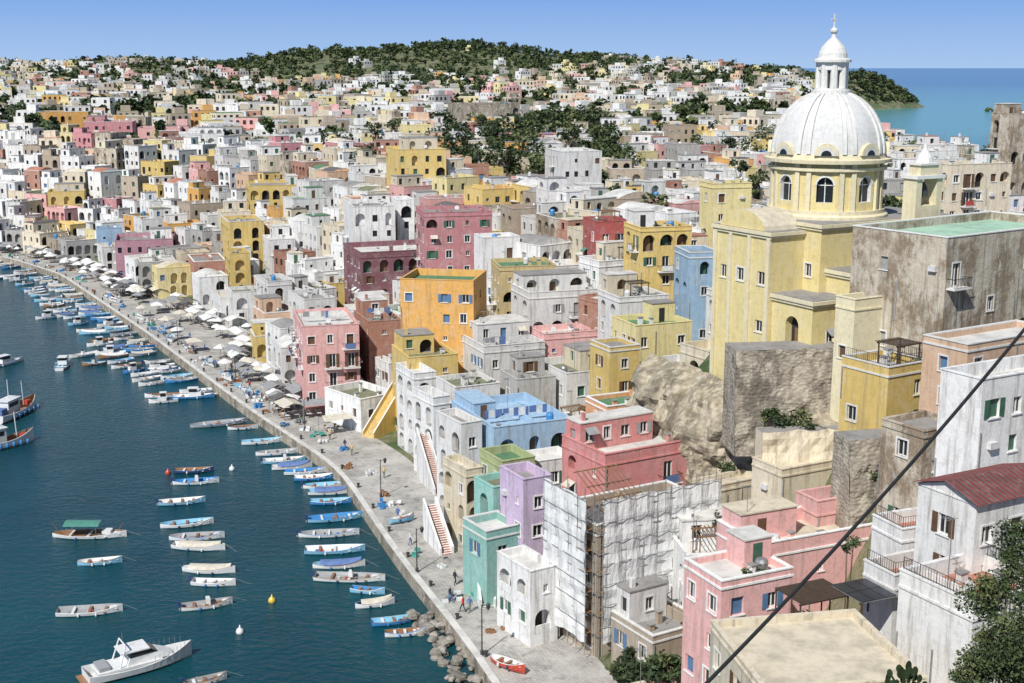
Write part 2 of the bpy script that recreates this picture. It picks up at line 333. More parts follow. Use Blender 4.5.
def house(name,col,x,y,zt,W,D,yaw,roof='rgrey',lod=0,seed=None,zb=None,pw=.6,pa=.08,pb=.18,par=None,clutter=True,kind='flat',wallmat=None,fh=None,attic=.4):
    rg=random.Random(seed if seed is not None else int(x*31+y*17))
    wall=wallmat or 'plaster_'+col
    c,s=math.cos(yaw),math.sin(yaw)
    if zb is None:
        zb=min(T(x+c*a-s*e,y+s*a+c*e) for a in(-W/2,W/2) for e in(-D/2,D/2))-1.2
    zb=min(zb,zt-3.2)
    b=B(); par=par if par is not None else rg.uniform(.35,1.0); fh=fh or rg.uniform(2.8,3.2)
    shut=rg.choice(('shutter_grey','shutter_green','shutter_brown','shutter_blue','shutter_brown'))
    x0,x1,y0,y1=-W/2,W/2,-D/2,D/2
    a=dict(pw=pw,pa=pa,pb=pb,fh=fh,shut=shut,par=par+.25)
    facade(b,(x0,y0),(1,0),(0,-1),W,zt,zb,wall,rg,lod,**a)
    facade(b,(x0,y1),(0,-1),(-1,0),D,zt,zb,wall,rg,lod,**a)
    facade(b,(x1,y0),(0,1),(1,0),D,zt,zb,wall,rg,max(lod,1),**a)
    facade(b,(x1,y1),(-1,0),(0,1),W,zt,zb,wall,rg,2,plainwall=lod>1,**{**a,'pa':0})
    t=.28; zr=zt-par
    cop='trim_white' if rg.random()<.3 else wall
    o=.06
    b.box(x0-o,x1+o,y0-o,y0+t,zt,zt+.1,cop); b.box(x0-o,x1+o,y1-t,y1+o,zt,zt+.1,cop)
    b.box(x0-o,x0+t,y0+t,y1-t,zt,zt+.1,cop); b.box(x1-t,x1+o,y0+t,y1-t,zt,zt+.1,cop)
    i0,i1,j0,j1=x0+t,x1-t,y0+t,y1-t
    for p in(((i0,j0),(i1,j0)),((i1,j0),(i1,j1)),((i1,j1),(i0,j1)),((i0,j1),(i0,j0))):
        b.poly([(*p[0],zr),(*p[1],zr),(*p[1],zt),(*p[0],zt)],wall)
    if kind=='vault':
        n=8;hh=min(1.4,(i1-i0)*.18)
        for k in range(n):
            xa=i0+(i1-i0)*k/n;xb=i0+(i1-i0)*(k+1)/n
            za=zr+hh*math.sin(math.pi*k/n)+.3;z2=zr+hh*math.sin(math.pi*(k+1)/n)+.3
            b.poly([(xa,j0,za),(xb,j0,z2),(xb,j1,z2),(xa,j1,za)],roof)
            for jj in(j0,j1): b.poly([(xa,jj,zr),(xb,jj,zr),(xb,jj,z2),(xa,jj,za)],wall)
    elif kind=='pitched':
        hh=min(1.6,D*.2); ov=.35
        b.poly([(x0-ov,y0-ov,zt+.12),(x1+ov,y0-ov,zt+.12),(x1+ov,0,zt+hh),(x0-ov,0,zt+hh)],roof)
        b.poly([(x0-ov,y1+ov,zt+.12),(x1+ov,y1+ov,zt+.12),(x1+ov,0,zt+hh),(x0-ov,0,zt+hh)],roof)
        k=x0-ov
        while k<x1+ov:
            b.poly([(k,y0-ov,zt+.17),(k+.12,y0-ov,zt+.17),(k+.12,0,zt+hh+.05),(k,0,zt+hh+.05)],'rdark'); k+=.45
        for xx in(x0,x1): b.poly([(xx,y0,zt+.1),(xx,y1,zt+.1),(xx,0,zt+hh-.1)],wall)
    else: b.poly([(i0,j0,zr),(i1,j0,zr),(i1,j1,zr),(i0,j1,zr)],roof)
    if lod==0 and rg.random()<.6:
        b.box(x0-.09,x1+.09,y0-.09,y0-.003,zt-par-.12,zt-par+.05,cop); b.box(x0-.09,x0-.003,y0,y1,zt-par-.12,zt-par+.05,cop)
    if kind=='flat' and clutter and W>4.5 and D>4.5:
        free_j=j1
        if rg.random()<attic and D>6:
            d=(j1-j0)*rg.uniform(.35,.55); wfr=rg.uniform(.5,1); w=(i1-i0)*wfr; ax0=i0+.02 if rg.random()<.5 else i1-w-.02; ax1=ax0+w-.02; ay0=j1-d; ay1=j1-.02; h=rg.uniform(2.6,3.1)
            wm=wall if rg.random()<.6 else rg.choice(('plaster_white','plaster_cream','plaster_white'))
            aa=dict(pw=.8,pa=.12,pb=0,fh=h-.35,shut=shut,par=.34)
            facade(b,(ax0,ay0),(1,0),(0,-1),ax1-ax0,zr+h,zr+.0,wm,rg,max(lod,0),**aa); facade(b,(ax0,ay1),(0,-1),(-1,0),ay1-ay0,zr+h,zr,wm,rg,max(lod,1),**aa)
            facade(b,(ax1,ay0),(0,1),(1,0),ay1-ay0,zr+h,zr,wm,rg,2,plainwall=True); b.poly([(ax0,ay1,zr),(ax1,ay1,zr),(ax1,ay1,zr+h),(ax0,ay1,zr+h)],wm)
            b.box(ax0-.08,ax1+.08,ay0-.08,ay1+.08,zr+h,zr+h+.13,rg.choice((roof,'rwhite','rgrey'))); free_j=ay0
            if rg.random()<.5: b.box(ax0+.6,ax0+1.0,ay0+.5,ay0+.9,zr+h+.13,zr+h+1.0,wm)
        elif rg.random()<.38 and W>6:
            w=rg.uniform(2.2,W*.45);d=rg.uniform(2.2,D*.5);h=rg.uniform(2.1,2.7)
            cx=rg.choice((i0+.01,i1-w-.01));cy=j1-d-.02
            wm=wall if rg.random()<.6 else 'plaster_white'
            b.box(cx,cx+w,cy,cy+d,zr+.003,zr+h,wm); b.box(cx-.1,cx+w+.1,cy-.1,cy+d+.1,zr+h,zr+h+.12,rg.choice((roof,'rwhite','rgrey')))
            b.box(cx+w*.3,cx+w*.3+.85,cy-.03,cy-.003,zr+.01,zr+1.95,rg.choice(('shutter_brown','shutter_green','interior_dark')))
            free_j=cy
        for _ in range(rg.randint(1,4)):
            cx=rg.uniform(i0+.4,i1-.8);cy=rg.uniform(j0+.4,max(j0+.5,free_j-.8));h=rg.uniform(.5,1.5);q_=rg.uniform(.35,.7)
            b.box(cx,cx+q_,cy,cy+.45,zr+.004,zr+h,wall if rg.random()<.5 else 'plaster_white'); b.box(cx-.08,cx+q_+.08,cy-.08,cy+.53,zr+h,zr+h+.1,'rgrey')
        if rg.random()<.4:
            cx=rg.uniform(i0+1,i1-1); b.box(cx,cx+.2,j0,free_j-.01,zr+.003,zr+rg.uniform(.6,1.2),wall)
        if lod<2:
            cx=rg.uniform(i0+.8,i1-.8);cy=rg.uniform(j0+.8,max(j0+.9,free_j-.8))
            r=rg.random()
            if r<.3: b.lathe(cx,cy,[(.45,zr+.1),(.5,zr+.9),(.4,zr+1.15),(.12,zr+1.2)],10,rg.choice(('tank_white','steel','b_blue')))
            elif r<.5: b.lathe(cx,cy,[(.03,zr),(.03,zr+.9)],5,'steel'); b.tube((cx,cy-.05,zr+1.1),(cx,cy-.15,zr+1.15),.3,'tank_white',10,.42)
            if rg.random()<.5:
                ax=rg.uniform(i0+.5,i1-.5);ay=rg.uniform(j0+.5,j1-.5);h=rg.uniform(4,5.2)
                b.tube((ax,ay,zr),(ax,ay,zr+h),.03,'steel',4)
                for e in range(4): b.box(ax-.5+.06*e,ax+.5-.06*e,ay-.012+e*.2,ay+.012+e*.2,zr+h-.02,zr+h+.01,'steel')
                b.box(ax-.015,ax+.015,ay-.1,ay+.75,zr+h-.05,zr+h-.02,'steel')
        if lod==0:
            if rg.random()<.28 and free_j-j0>3:
                px=rg.uniform(i0+.2,max(i0+.3,i1-3.2));py=j0+.3;k=rg.choice(('wood','trim_white','wood_dark'))
                for e in(0,2.8):
                    for g_ in(0,2.2): b.box(px+e,px+e+.1,py+g_,py+g_+.1,zr+.005,zr+2.3,k)
                for g_ in(0,2.2): b.box(px-.2,px+3.1,py+g_,py+g_+.1,zr+2.3,zr+2.42,k)
                for e in range(8): b.box(px-.1+e*.4,px-.03+e*.4,py-.3,py+2.6,zr+2.42,zr+2.5,k)
            for _ in range(rg.randint(1,6)):
                cx=rg.uniform(i0+.3,i1-.3);cy=j0+.3
                b.lathe(cx,cy,[(.13,zr),(.2,zr+.35)],8,'rterra')
                for _ in range(22):
                    leaf(b,cx+rg.gauss(0,.16),cy+rg.gauss(0,.16),zr+.5+abs(rg.gauss(0,.2)),.12,rg,'leaf_mid')
            if rg.random()<.16 and free_j-j0>2.5:
                py=rg.uniform(j0+1,free_j-1)
                for xx in(i0+.3,i1-.3): b.tube((xx,py,zr),(xx,py,zr+1.9),.03,'steel',4)
                b.tube((i0+.3,py,zr+1.85),(i1-.3,py,zr+1.85),.01,'steel',3)
                xx=i0+.5
                while xx<i1-1.2:
                    w=rg.uniform(.4,1.0); b.box(xx,xx+w,py-.01,py+.01,zr+1.85-rg.uniform(.6,1.2),zr+1.84,rg.choice(('cloth_white','cloth_grey','cloth_blue','cloth_white'))); xx+=w+.1
    return b.done(name,(x,y,0),yaw)
def leaf(b,x,y,z,s,rg,k):
    a=rg.uniform(0,6.28);t=rg.uniform(-1,1)
    ux,uy,uz=math.cos(a)*s,math.sin(a)*s,t*s*.5
    vx,vy,vz=-math.sin(a)*s*.6*rg.uniform(-1,1),math.cos(a)*s*.6,s*rg.uniform(.2,.9)
    b.poly([(x-ux,y-uy,z-uz),(x+vx,y+vy,z-vz),(x+ux,y+uy,z+uz),(x-vx,y-vy,z+vz)],k)
OCC=[]
def place(name,col,u0,u1,vt,Y,a=.3,yaw=25,D=None,**k):
    zt=zat(vt,Y); a=max(a,.03); t=math.radians(abs(yaw)); s_,c_=math.sin(t),math.cos(t)
    k0,k1=xat(u0,vt,1),xat(u1,vt,1)
    if yaw>=0:
        cx=xat(u0+a*(u1-u0),vt,Y); W=(k1*Y-cx)/(c_-k1*s_); den=s_+k0*c_
        Dd=(cx-k0*Y)/den if den>.05 else W; Dd=D or clamp(Dd,W*.5,min(W*1.3+3,15)); lx,ly=-W/2,-Dd/2; th=t
    else:
        cx=xat(u1-a*(u1-u0),vt,Y); W=(cx-k0*Y)/(c_+k0*s_); Dd=D or W; lx,ly=W/2,-Dd/2; th=-t
    cy=Y; c,s=math.cos(th),math.sin(th)
    x=cx-(c*lx-s*ly); y=cy-(s*lx+c*ly)
    OCC.append((x,y,W,Dd,th))
    lod=0 if Y<215 else 1
    return house(name,col,x,y,zt,W,Dd,th,lod=k.pop('lod',lod),**k)
G='rgreen';Q='rwhite'
LIST=[
('white_house','white',497,558,572,112,.55,32,{'roof':Q}),
('turquoise_house','turq',463,522,532,121,.4,32,{'roof':Q}),
('turquoise_house','turq',474,522,488,128,.4,30,{'roof':'rmoss'}),
('lilac_house','lilac',500,552,480,122,.45,28,{'roof':'rgrey'}),
('pink_house','coral',562,706,455,126,.3,30,{'roof':Q,'par':1.1,'attic':1}),
('white_house','white',408,450,398,161,.6,30,{'roof':'rgrey','pa':.5}),
('white_house','white',392,436,374,172,.5,25,{'roof':Q,'pa':.3}),
('yellow_house','yellow',392,458,358,178,.25,20,{'roof':'rmoss'}),
('white_house','white',430,482,424,147,.6,30,{'roof':'rgrey','pa':.3}),
('blue_house','blue',452,572,428,147,.35,24,{'roof':'blue','par':1.0,'attic':0,'seed':5}),
('cream_house','cream',442,482,470,138,.6,30,{'roof':Q,'pa':.3}),
('white_house','white',520,575,462,138,.3,26,{'roof':Q}),
('lime_house','lime',480,535,462,135,.4,28,{'roof':G}),
('orange_house','orange2',588,684,407,148,.2,25,{'roof':G,'attic':0}),
('white_house','white',436,500,388,165,.3,25,{'roof':'rmoss'}),
('white_house','white',458,545,347,179,.3,22,{'roof':'rgrey','attic':1}),
('grey_house','grey',500,556,380,165,.3,22,{'roof':'rgrey'}),
('white_house','white',535,625,374,166,.35,25,{'roof':'rmoss','attic':1}),
('orange_house','orange',400,479,281,187,.07,-10,{'D':10,'roof':G,'pa':0,'pw':.55,'attic':0,'clutter':False}),
('rust_house','rust',346,402,322,202,.4,20,{'roof':'rgrey','pw':.3}),
('pink_house','pink',283,359,327,196,.25,15,{'roof':Q,'pb':.5,'pw':.8}),
('maroon_house','maroon',328,436,253,245,.3,20,{'roof':Q,'lod':0,'attic':0}),
('white_house','white',243,292,282,252,.5,25,{'pa':.4,'lod':0}),
('white_house','white',283,335,300,232,.4,25,{'pa':.3,'lod':0}),
('pink_house','pink2',412,492,213,232,.15,12,{'pw':.8,'lod':0,'D':11,'attic':0}),
('white_house','white',335,395,207,262,.3,15,{'pw':.8}),
('white_house','white',390,414,200,268,.3,15,{}),
('ochre_house','ochre',490,556,267,206,.15,10,{'D':9,'roof':G,'attic':0}),
('white_house','white',510,606,293,193,.2,18,{'D':9,'attic':1}),
('white_house','white',474,520,238,222,.2,18,{'roof':Q}),
('red_house','red',583,630,222,206,.3,15,{'pb':.6,'pw':.8,'attic':0}),
('yellow_house','yellow',624,692,228,188,.25,15,{'pa':.25}),
('yellow_house','yellow',590,640,348,160,.4,25,{'roof':'rgrey'}),
('yellow_house','paley',612,692,326,167,.3,22,{'roof':G,'attic':0}),
('blue_house','blue',682,720,253,177,.2,10,{'D':7}),
('white_house','white',598,668,298,178,.3,20,{}),
('white_house','white',545,602,152,295,.3,15,{'roof':Q}),
('yellow_house','yellow',380,446,150,300,.25,15,{'pw':.5}),
('orange_house','orange',28,88,112,500,.15,10,{'D':14,'pw':.7}),
('pink_house','pink2',75,132,122,480,.15,10,{'D':14,'pw':.8}),
('pink_house','pink',130,180,128,470,.15,10,{'D':14,'pw':.8}),
('white_house','white',160,224,134,450,.2,12,{'pw':.8}),
('yellow_house','yellow',38,84,192,400,.2,15,{'pa':.2,'pw':.8}),
('mauve_house','mauve',100,173,241,320,.2,15,{'pw':.8,'attic':0}),
('yellow_house','yellow',213,264,222,300,.3,20,{'pa':.3,'pw':.8}),
('yellow_house','yellow',236,302,186,335,.2,15,{'pa':.2,'pw':.8}),
('yellow_house','yellow',216,250,254,284,.4,20,{'pa':.5}),
('blue_house','blue',86,122,229,350,.3,20,{}),
('rust_house','rust',180,226,262,292,.3,20,{}),
('yellow_house','paley',700,752,184,205,.25,15,{'roof':'rgrey','attic':0}),
('stone_house','tan',430,520,104,450,.3,15,{'wallmat':'stone_wall','pw':.3}),
('cream_house','cream',935,1012,165,205,.2,20,{'roof':'rgrey','attic':0}),
('stone_house','tan',992,1060,114,260,.3,20,{'wallmat':'plaster_weather','pw':.2,'attic':0}),
('cream_house','cream',680,738,352,150,.5,30,{'pa':.8,'fh':3.6,'roof':'rcream'}),
('white_house','white',655,700,365,158,.5,30,{'pa':.4}),
('weathered_house','weather',872,1085,238,116,.36,35,{'wallmat':'plaster_weather','roof':'raqua','pa':.03,'pw':.38,'pb':.2,'attic':0,'clutter':False,'fh':3.7}),
('cream_house','paley',836,884,300,120,.4,30,{'wallmat':'plaster_churchlight','roof':'rgrey','pw':.3,'pa':0,'attic':0,'clutter':False}),
('yellow_house','yellow',848,930,368,109,.5,32,{'roof':Q,'pw':.5,'pa':0,'attic':0,'pb':.3,'D':5.5}),
('peach_house','peach',952,1060,345,101,.15,32,{'roof':Q,'attic':0,'D':4.5}),
('white_house','white',968,1120,380,88,.1,30,{'roof':Q,'pw':.35,'pa':0,'attic':0,'D':3.8}),
('tan_house','tan',905,968,432,98,.3,30,{'wallmat':'plaster_weather','roof':'rgrey','pw':.6,'pa':0,'attic':0,'D':4.5}),
('pink_house','pink',684,792,582,88,.35,25,{'roof':Q,'pw':.55,'pa':.03,'attic':0}),
('pink_house','pink',738,882,545,97,.15,24,{'roof':'rcream','pw':.4,'pa':0,'attic':0,'par':1.1}),
('pink_house','pink',796,868,502,104,.3,24,{'roof':'rcream','pw':.4,'pa':0,'attic':0,'par':1.2}),
('cream_house','cream',748,925,692,66,.1,10,{'D':9.5,'roof':'rcream','pw':.3,'pa':0,'clutter':False,'par':.35,'seed':9}),
('cream_house','cream',752,852,470,113,.3,28,{'roof':'rcream','pw':.3,'pa':.1,'attic':0}),
('white_house','white',872,964,576,84,.25,25,{'roof':'rterra','pw':.5,'par':1.0,'attic':0,'pa':0}),
('white_house','white',884,976,530,89,.2,22,{'roof':'rterra','pw':.5,'par':.9,'attic':0,'pa':0}),
('white_house','white',962,1060,506,78,.15,28,{'roof':'rred','kind':'pitched','D':5,'pa':0}),
('cream_house','cream',700,762,486,119,.3,30,{'roof':'rcream','pw':.5}),
('white_house','white',955,1050,604,71,.2,28,{'roof':'rterra','pw':.4,'par':1.0,'attic':0,'pa':0,'D':6}),
]
for n,c,u0,u1,vt,Y,a,yw,k in LIST:
    r=k.get('roof')
    if r=='blue': k['roof']='plaster_blue'
    place(n,c,u0,u1,vt,Y,a,yw,**k)
so=place('house_under_renovation','tan',554,712,526,110,.27,30,roof='rdark',pw=.5,attic=0)
x,y,W,D,th=OCC[-1]
b=B(); zt=zat(514,109)+1; zb=2.0; rg=random.Random(4)
def scaf(P,S,Nn,L,gap):
    pt=lambda s,z,d:(P[0]+S[0]*s+Nn[0]*d,P[1]+S[1]*s+Nn[1]*d,z)
    n=int(L/1.6)+1
    for k in range(n+1):
        s=L*k/n
        for d in(.35,1.15): b.tube(pt(s,zb,d),pt(s,zt+rg.uniform(.2,1.2),d),.045,'steel',5)
    z=zb+2
    while z<zt+.3:
        for d in(.35,1.15): b.tube(pt(-.4,z,d),pt(L+.4,z,d),.04,'steel',5)
        b.tube(pt(-.4,z+1,1.36),pt(L+.4,z+1,1.36),.03,'steel',5)
        b.poly([pt(0,z+.05,.36),pt(L,z+.05,.36),pt(L,z+.05,1.12),pt(0,z+.05,1.12)],'wood'); z+=2
    m_=int(L/.5)
    for k in range(m_):
        for q in range(16):
            if gap and q<3 and k>m_*.55: continue
            def w(kk,qq): return pt(L*kk/m_, zb+1.2+(zt-zb-1.0)*qq/16+(.15*math.sin(kk*.9) if qq in(0,16) else 0), 1.22+.11*math.sin(kk*1.6+qq*.4)+.07*math.sin(qq*2.3)+.05*math.sin(kk*.37))
            b.poly([w(k,q),w(k+1,q),w(k+1,q+1),w(k,q+1)],'scaffold_net')
scaf((-W/2,-D/2),(1,0),(0,-1),W,True); scaf((-W/2,D/2),(0,-1),(-1,0),D,False)
for k in range(9): # rusty roof trusses
    xx=-W/2+.6+k*.55; b.tube((xx,-D/2+.5,zt-.4),(xx,D*.1,zt+1.3),.06,'wood',5)
for yy,zz in((-D/2+.6,zt-.3),(-D*.2,zt+.5),(D*.1,zt+1.3)): b.tube((-W/2+.3,yy,zz),(-W/2+5.4,yy,zz),.06,'wood',5)
b.done('scaffolding',(x,y,0),th)

# ---------------- church
CX,CY=xat(826,190,140),140
b=B(); ya=math.radians(30)
zb0=18
Zr=zat(214,140)
rgc=random.Random(3)
def block(x0,x1,y0,y1,z0,z1,roof='rgrey',pw=.2,corn=True,fh=5.0,pa=0,wm='plaster_church'):
    for P,S,Nn,L in(((x0,y0),(1,0),(0,-1),x1-x0),((x0,y1),(0,-1),(-1,0),y1-y0),((x1,y0),(0,1),(1,0),y1-y0),((x1,y1),(-1,0),(0,1),x1-x0)):
        facade(b,P,S,Nn,L,z1,z0,wm,rgc,0,pw=pw,pa=pa,pb=0,fh=fh,shut='shutter_brown',par=1.2)
    b.poly([(x0,y0,z1-.01),(x1,y0,z1-.01),(x1,y1,z1-.01),(x0,y1,z1-.01)],roof)
    if corn:
        b.box(x0-.35,x1+.35,y0-.35,y1+.35,z1,z1+.35,'plaster_churchlight')
        b.box(x0-.2,x1+.2,y0-.2,y1+.2,z1-.3,z1-.003,'plaster_churchlight')
        b.box(x0-.1,x1+.1,y0-.1,y1+.1,z1+.35,z1+.42,roof)
block(-7,7,-7,7,zb0,Zr-.4,roof='rgrey',pw=.3)
block(-11.5,-7.02,-4.5,4.5,zb0,Zr-1.2,pw=.3)
block(-6,5,-12.5,-7.02,zb0,Zr-5.0,pw=.7,fh=3.8,pa=.12)
block(-11.0,-6.02,-10.5,-4.52,zb0,Zr-7.5,pw=.7,fh=3.8,roof='rgrey',pa=.15)
block(-9.5,-.5,-15.5,-12.52,zb0-4,Zr-11,pw=.6,fh=3.6,roof='rgrey',pa=.4,wm='plaster_weather')
block(7.02,16,-4,6,zb0,Zr-1.0)
block(5.02,11,-11,-4.02,zb0,Zr-3.5,pw=.5,fh=4)
for k in range(12):
    a0=math.pi*k/12;a1=math.pi*(k+1)/12;r=3.6
    xx=-11.6
    p=[(xx,-r*math.cos(a0),Zr-.85),(xx,-r*math.cos(a1),Zr-.85),(xx,-r*math.cos(a1),Zr-.85+2.0*math.sin(a1)),(xx,-r*math.cos(a0),Zr-.85+2.0*math.sin(a0))]
    b.poly(p,'plaster_church')
    b.poly([(xx,-r*math.cos(a0),Zr-.85+2*math.sin(a0)),(xx,-r*math.cos(a1),Zr-.85+2*math.sin(a1)),(-7,-r*math.cos(a1),Zr-.85+2*math.sin(a1)),(-7,-r*math.cos(a0),Zr-.85+2*math.sin(a0))],'rcream')
for yy in(-4.5,-1.5,1.5,4.0): b.box(-11.7,-11.503,yy,yy+.5,zb0,Zr-1.5,'plaster_churchlight')
for xx in(-5.9,-1,4.4): b.box(xx,xx+.5,-12.72,-12.503,zb0,Zr-5.4,'plaster_churchlight')
rd=5.9;n=16;zd0=Zr;zd1=zat(160,140)
b.lathe(0,0,[(6.6,zd0-.4),(6.6,zd0+.3),(6.3,zd0+.5),(6.3,zd0+.9)],48,'plaster_churchlight')
for k in range(n):
    a0=2*math.pi*(k-.5)/n;a1=2*math.pi*(k+.5)/n
    p0=(rd*math.cos(a0),rd*math.sin(a0));p1=(rd*math.cos(a1),rd*math.sin(a1));L=math.dist(p0,p1)
    S=((p1[0]-p0[0])/L,(p1[1]-p0[1])/L);Nn=(S[1],-S[0])
    pt=lambda s,z,d=0:(p0[0]+S[0]*s-Nn[0]*d,p0[1]+S[1]*s-Nn[1]*d,z)
    def q(s0,s1,z0,z1,d,kk): b.poly([pt(s0,z0,d),pt(s1,z0,d),pt(s1,z1,d),pt(s0,z1,d)],kk)
    z0=zd0+.5
    if k%2==0:
        a_,c_=.3,L-.3;zs=z0+1.3;r=(c_-a_)/2;sp=z0+3.1
        q(0,a_,z0,zd1,0,'plaster_church');q(c_,L,z0,zd1,0,'plaster_church');q(a_,c_,z0,zs,0,'plaster_church')
        for e in range(8):
            A=math.pi*e/8;Bq=math.pi*(e+1)/8;xa=(a_+c_)/2-r*math.cos(A);xb=(a_+c_)/2-r*math.cos(Bq);za=sp+r*math.sin(A);z2=sp+r*math.sin(Bq)
            b.poly([pt(xa,za),pt(xb,z2),pt(xb,zd1),pt(xa,zd1)],'plaster_church');b.poly([pt(xa,za),pt(xb,z2),pt(xb,z2,.5),pt(xa,za,.5)],'trim_white')
            xo=lambda t:(a_+c_)/2-(r+.2)*math.cos(t)
            b.poly([pt(xa,za,-.06),pt(xb,z2,-.06),pt(xo(Bq),sp+(r+.2)*math.sin(Bq),-.06),pt(xo(A),sp+(r+.2)*math.sin(A),-.06)],'trim_white')
        b.poly([pt(a_,zs),pt(a_,zs,.5),pt(a_,sp,.5),pt(a_,sp)],'trim_white');b.poly([pt(c_,zs),pt(c_,zs,.5),pt(c_,sp,.5),pt(c_,sp)],'trim_white')
        b.poly([pt(a_,zs),pt(c_,zs),pt(c_,zs,.5),pt(a_,zs,.5)],'trim_white')
        q(a_,c_,zs,sp+r,.5,'window_glass')
        mid=(a_+c_)/2; b.poly([pt(mid-.05,zs,.46),pt(mid+.05,zs,.46),pt(mid+.05,sp+r-.1,.46),pt(mid-.05,sp+r-.1,.46)],'trim_white')
        q(a_+.05,c_-.05,sp-.05,sp+.05,.45,'trim_white')
    else:
        q(0,L,z0,zd1,0,'plaster_church')
        for s in(.25,L-.75):
            pts=[pt(s,z0,-.28),pt(s+.5,z0,-.28),pt(s+.5,z0,0),pt(s,z0,0)]
            for e in range(4):
                f=pts[e];g_=pts[(e+1)%4]; b.poly([f,g_,(g_[0],g_[1],zd1),(f[0],f[1],zd1)],'plaster_churchlight')
b.lathe(0,0,[(6.0,zd1-.9),(6.3,zd1-.8),(6.3,zd1-.5),(6.0,zd1-.45)],48,'plaster_churchlight')
b.lathe(0,0,[(5.9,zd1-.15),(6.75,zd1),(6.8,zd1+.35),(6.2,zd1+.45),(6.1,zd1+.9)],48,'plaster_churchlight')
zdm=zd1+.85; zdt=zat(91,140)
prof=[(6.0*math.cos(t*math.pi/2*.93)**.95,zdm+(zdt-zdm)*math.sin(t*math.pi/2*.93)/math.sin(math.pi/2*.93)) for t in [i/16 for i in range(17)]]
b.lathe(0,0,prof,64,'dome_white')
for k in range(8):
    for off in(-.09,.09):
        ang=2*math.pi*(k+.5)/8+off
        for i in range(16):
            (r0,z0),(r1,z1)=prof[i],prof[i+1];w=.035
            def pp(r,z,a,e): return((r+e)*math.cos(a),(r+e)*math.sin(a),z+e*.5)
            b.poly([pp(r0,z0,ang-w,.22),pp(r0,z0,ang+w,.22),pp(r1,z1,ang+w,.22),pp(r1,z1,ang-w,.22)],'trim_white')
            for sg in(-w,w): b.poly([pp(r0,z0,ang+sg,.0),pp(r0,z0,ang+sg,.22),pp(r1,z1,ang+sg,.22),pp(r1,z1,ang+sg,0)],'trim_white')
for k in range(8):
    ang=2*math.pi*k/8; ca,sa=math.cos(ang),math.sin(ang)
    for e in range(10):
        A=math.pi*e/10;Bq=math.pi*(e+1)/10
        def lp(t,rr,dd): s=rr*math.cos(t); return(ca*dd-sa*s,sa*dd+ca*s,zdm+.0+rr*math.sin(t))
        b.poly([lp(A,1.25,6.35),lp(Bq,1.25,6.35),lp(Bq,.85,6.35),lp(A,.85,6.35)],'plaster_churchlight')
        b.poly([lp(A,1.25,6.35),lp(Bq,1.25,6.35),lp(Bq,1.25,5.3),lp(A,1.25,5.3)],'plaster_churchlight')
        b.poly([lp(A,.85,6.34),lp(Bq,.85,6.34),lp(Bq,0.01,6.34),lp(A,0.01,6.34)],'dome_white')
        b.poly([lp(A,.55,6.37),lp(Bq,.55,6.37),lp(Bq,0.01,6.37),lp(A,0.01,6.37)],'window_glass')
zl=zdt-.2;zl1=zat(62,140)
b.lathe(0,0,[(2.1,zl-.3),(2.1,zl+.3),(1.75,zl+.35),(1.75,zl+.5)],24,'trim_white')
b.lathe(0,0,[(1.2,zl),(1.2,zl1)],16,'interior_dark')
for k in range(8):
    a=2*math.pi*k/8+.2; x_,y_=1.35*math.cos(a),1.35*math.sin(a); b.lathe(x_,y_,[(.42,zl+.3),(.38,zl1)],8,'trim_white')
b.lathe(0,0,[(1.5,zl1-.9),(1.6,zl1-.8),(1.6,zl1-.1),(2.0,zl1),(2.0,zl1+.25),(1.55,zl1+.4),(1.5,zl1+.9),(1.25,zl1+1.5),(.75,zl1+2.1),(.3,zl1+2.5),(.2,zl1+2.9),(.42,zl1+3.15),(.42,zl1+3.35),(.1,zl1+3.6)],20,'trim_white')
zc=zl1+3.5; b.box(-.07,.07,-.07,.07,zc,zc+1.5,'trim_white'); b.box(-.45,.45,-.06,.06,zc+.85,zc+1.0,'trim_white')
b.done('domed_church',(CX,CY,0),ya); OCC.append((CX,CY,26,30,ya))
bx,by=xat(922,200,135),135; b=B(); z0=24; z1=zat(178,135)
b.box(-1.9,1.9,-.9,.9,z0,z1-2.8,'plaster_churchlight')
b.box(-1.9,-1.1,-.9,.9,z1-2.8,z1,'plaster_churchlight');b.box(1.1,1.9,-.9,.9,z1-2.8,z1,'plaster_churchlight');b.box(-2.1,2.1,-1.1,1.1,z1,z1+.35,'trim_white')
b.box(-1.3,1.3,-.8,.8,z1+.35,z1+1.4,'plaster_churchlight');b.box(-1.5,1.5,-.95,.95,z1+1.4,z1+1.6,'trim_white')
b.lathe(0,0,[(.9,z1+1.6),(.75,z1+2.2),(.3,z1+2.9),(.12,z1+3.5)],10,'trim_white')
b.lathe(0,0,[(.6,z1-1.9),(.5,z1-1.2),(.3,z1-.7),(.1,z1-.4)],12,'iron')
b.done('bell_tower',(bx,by,0),ya)
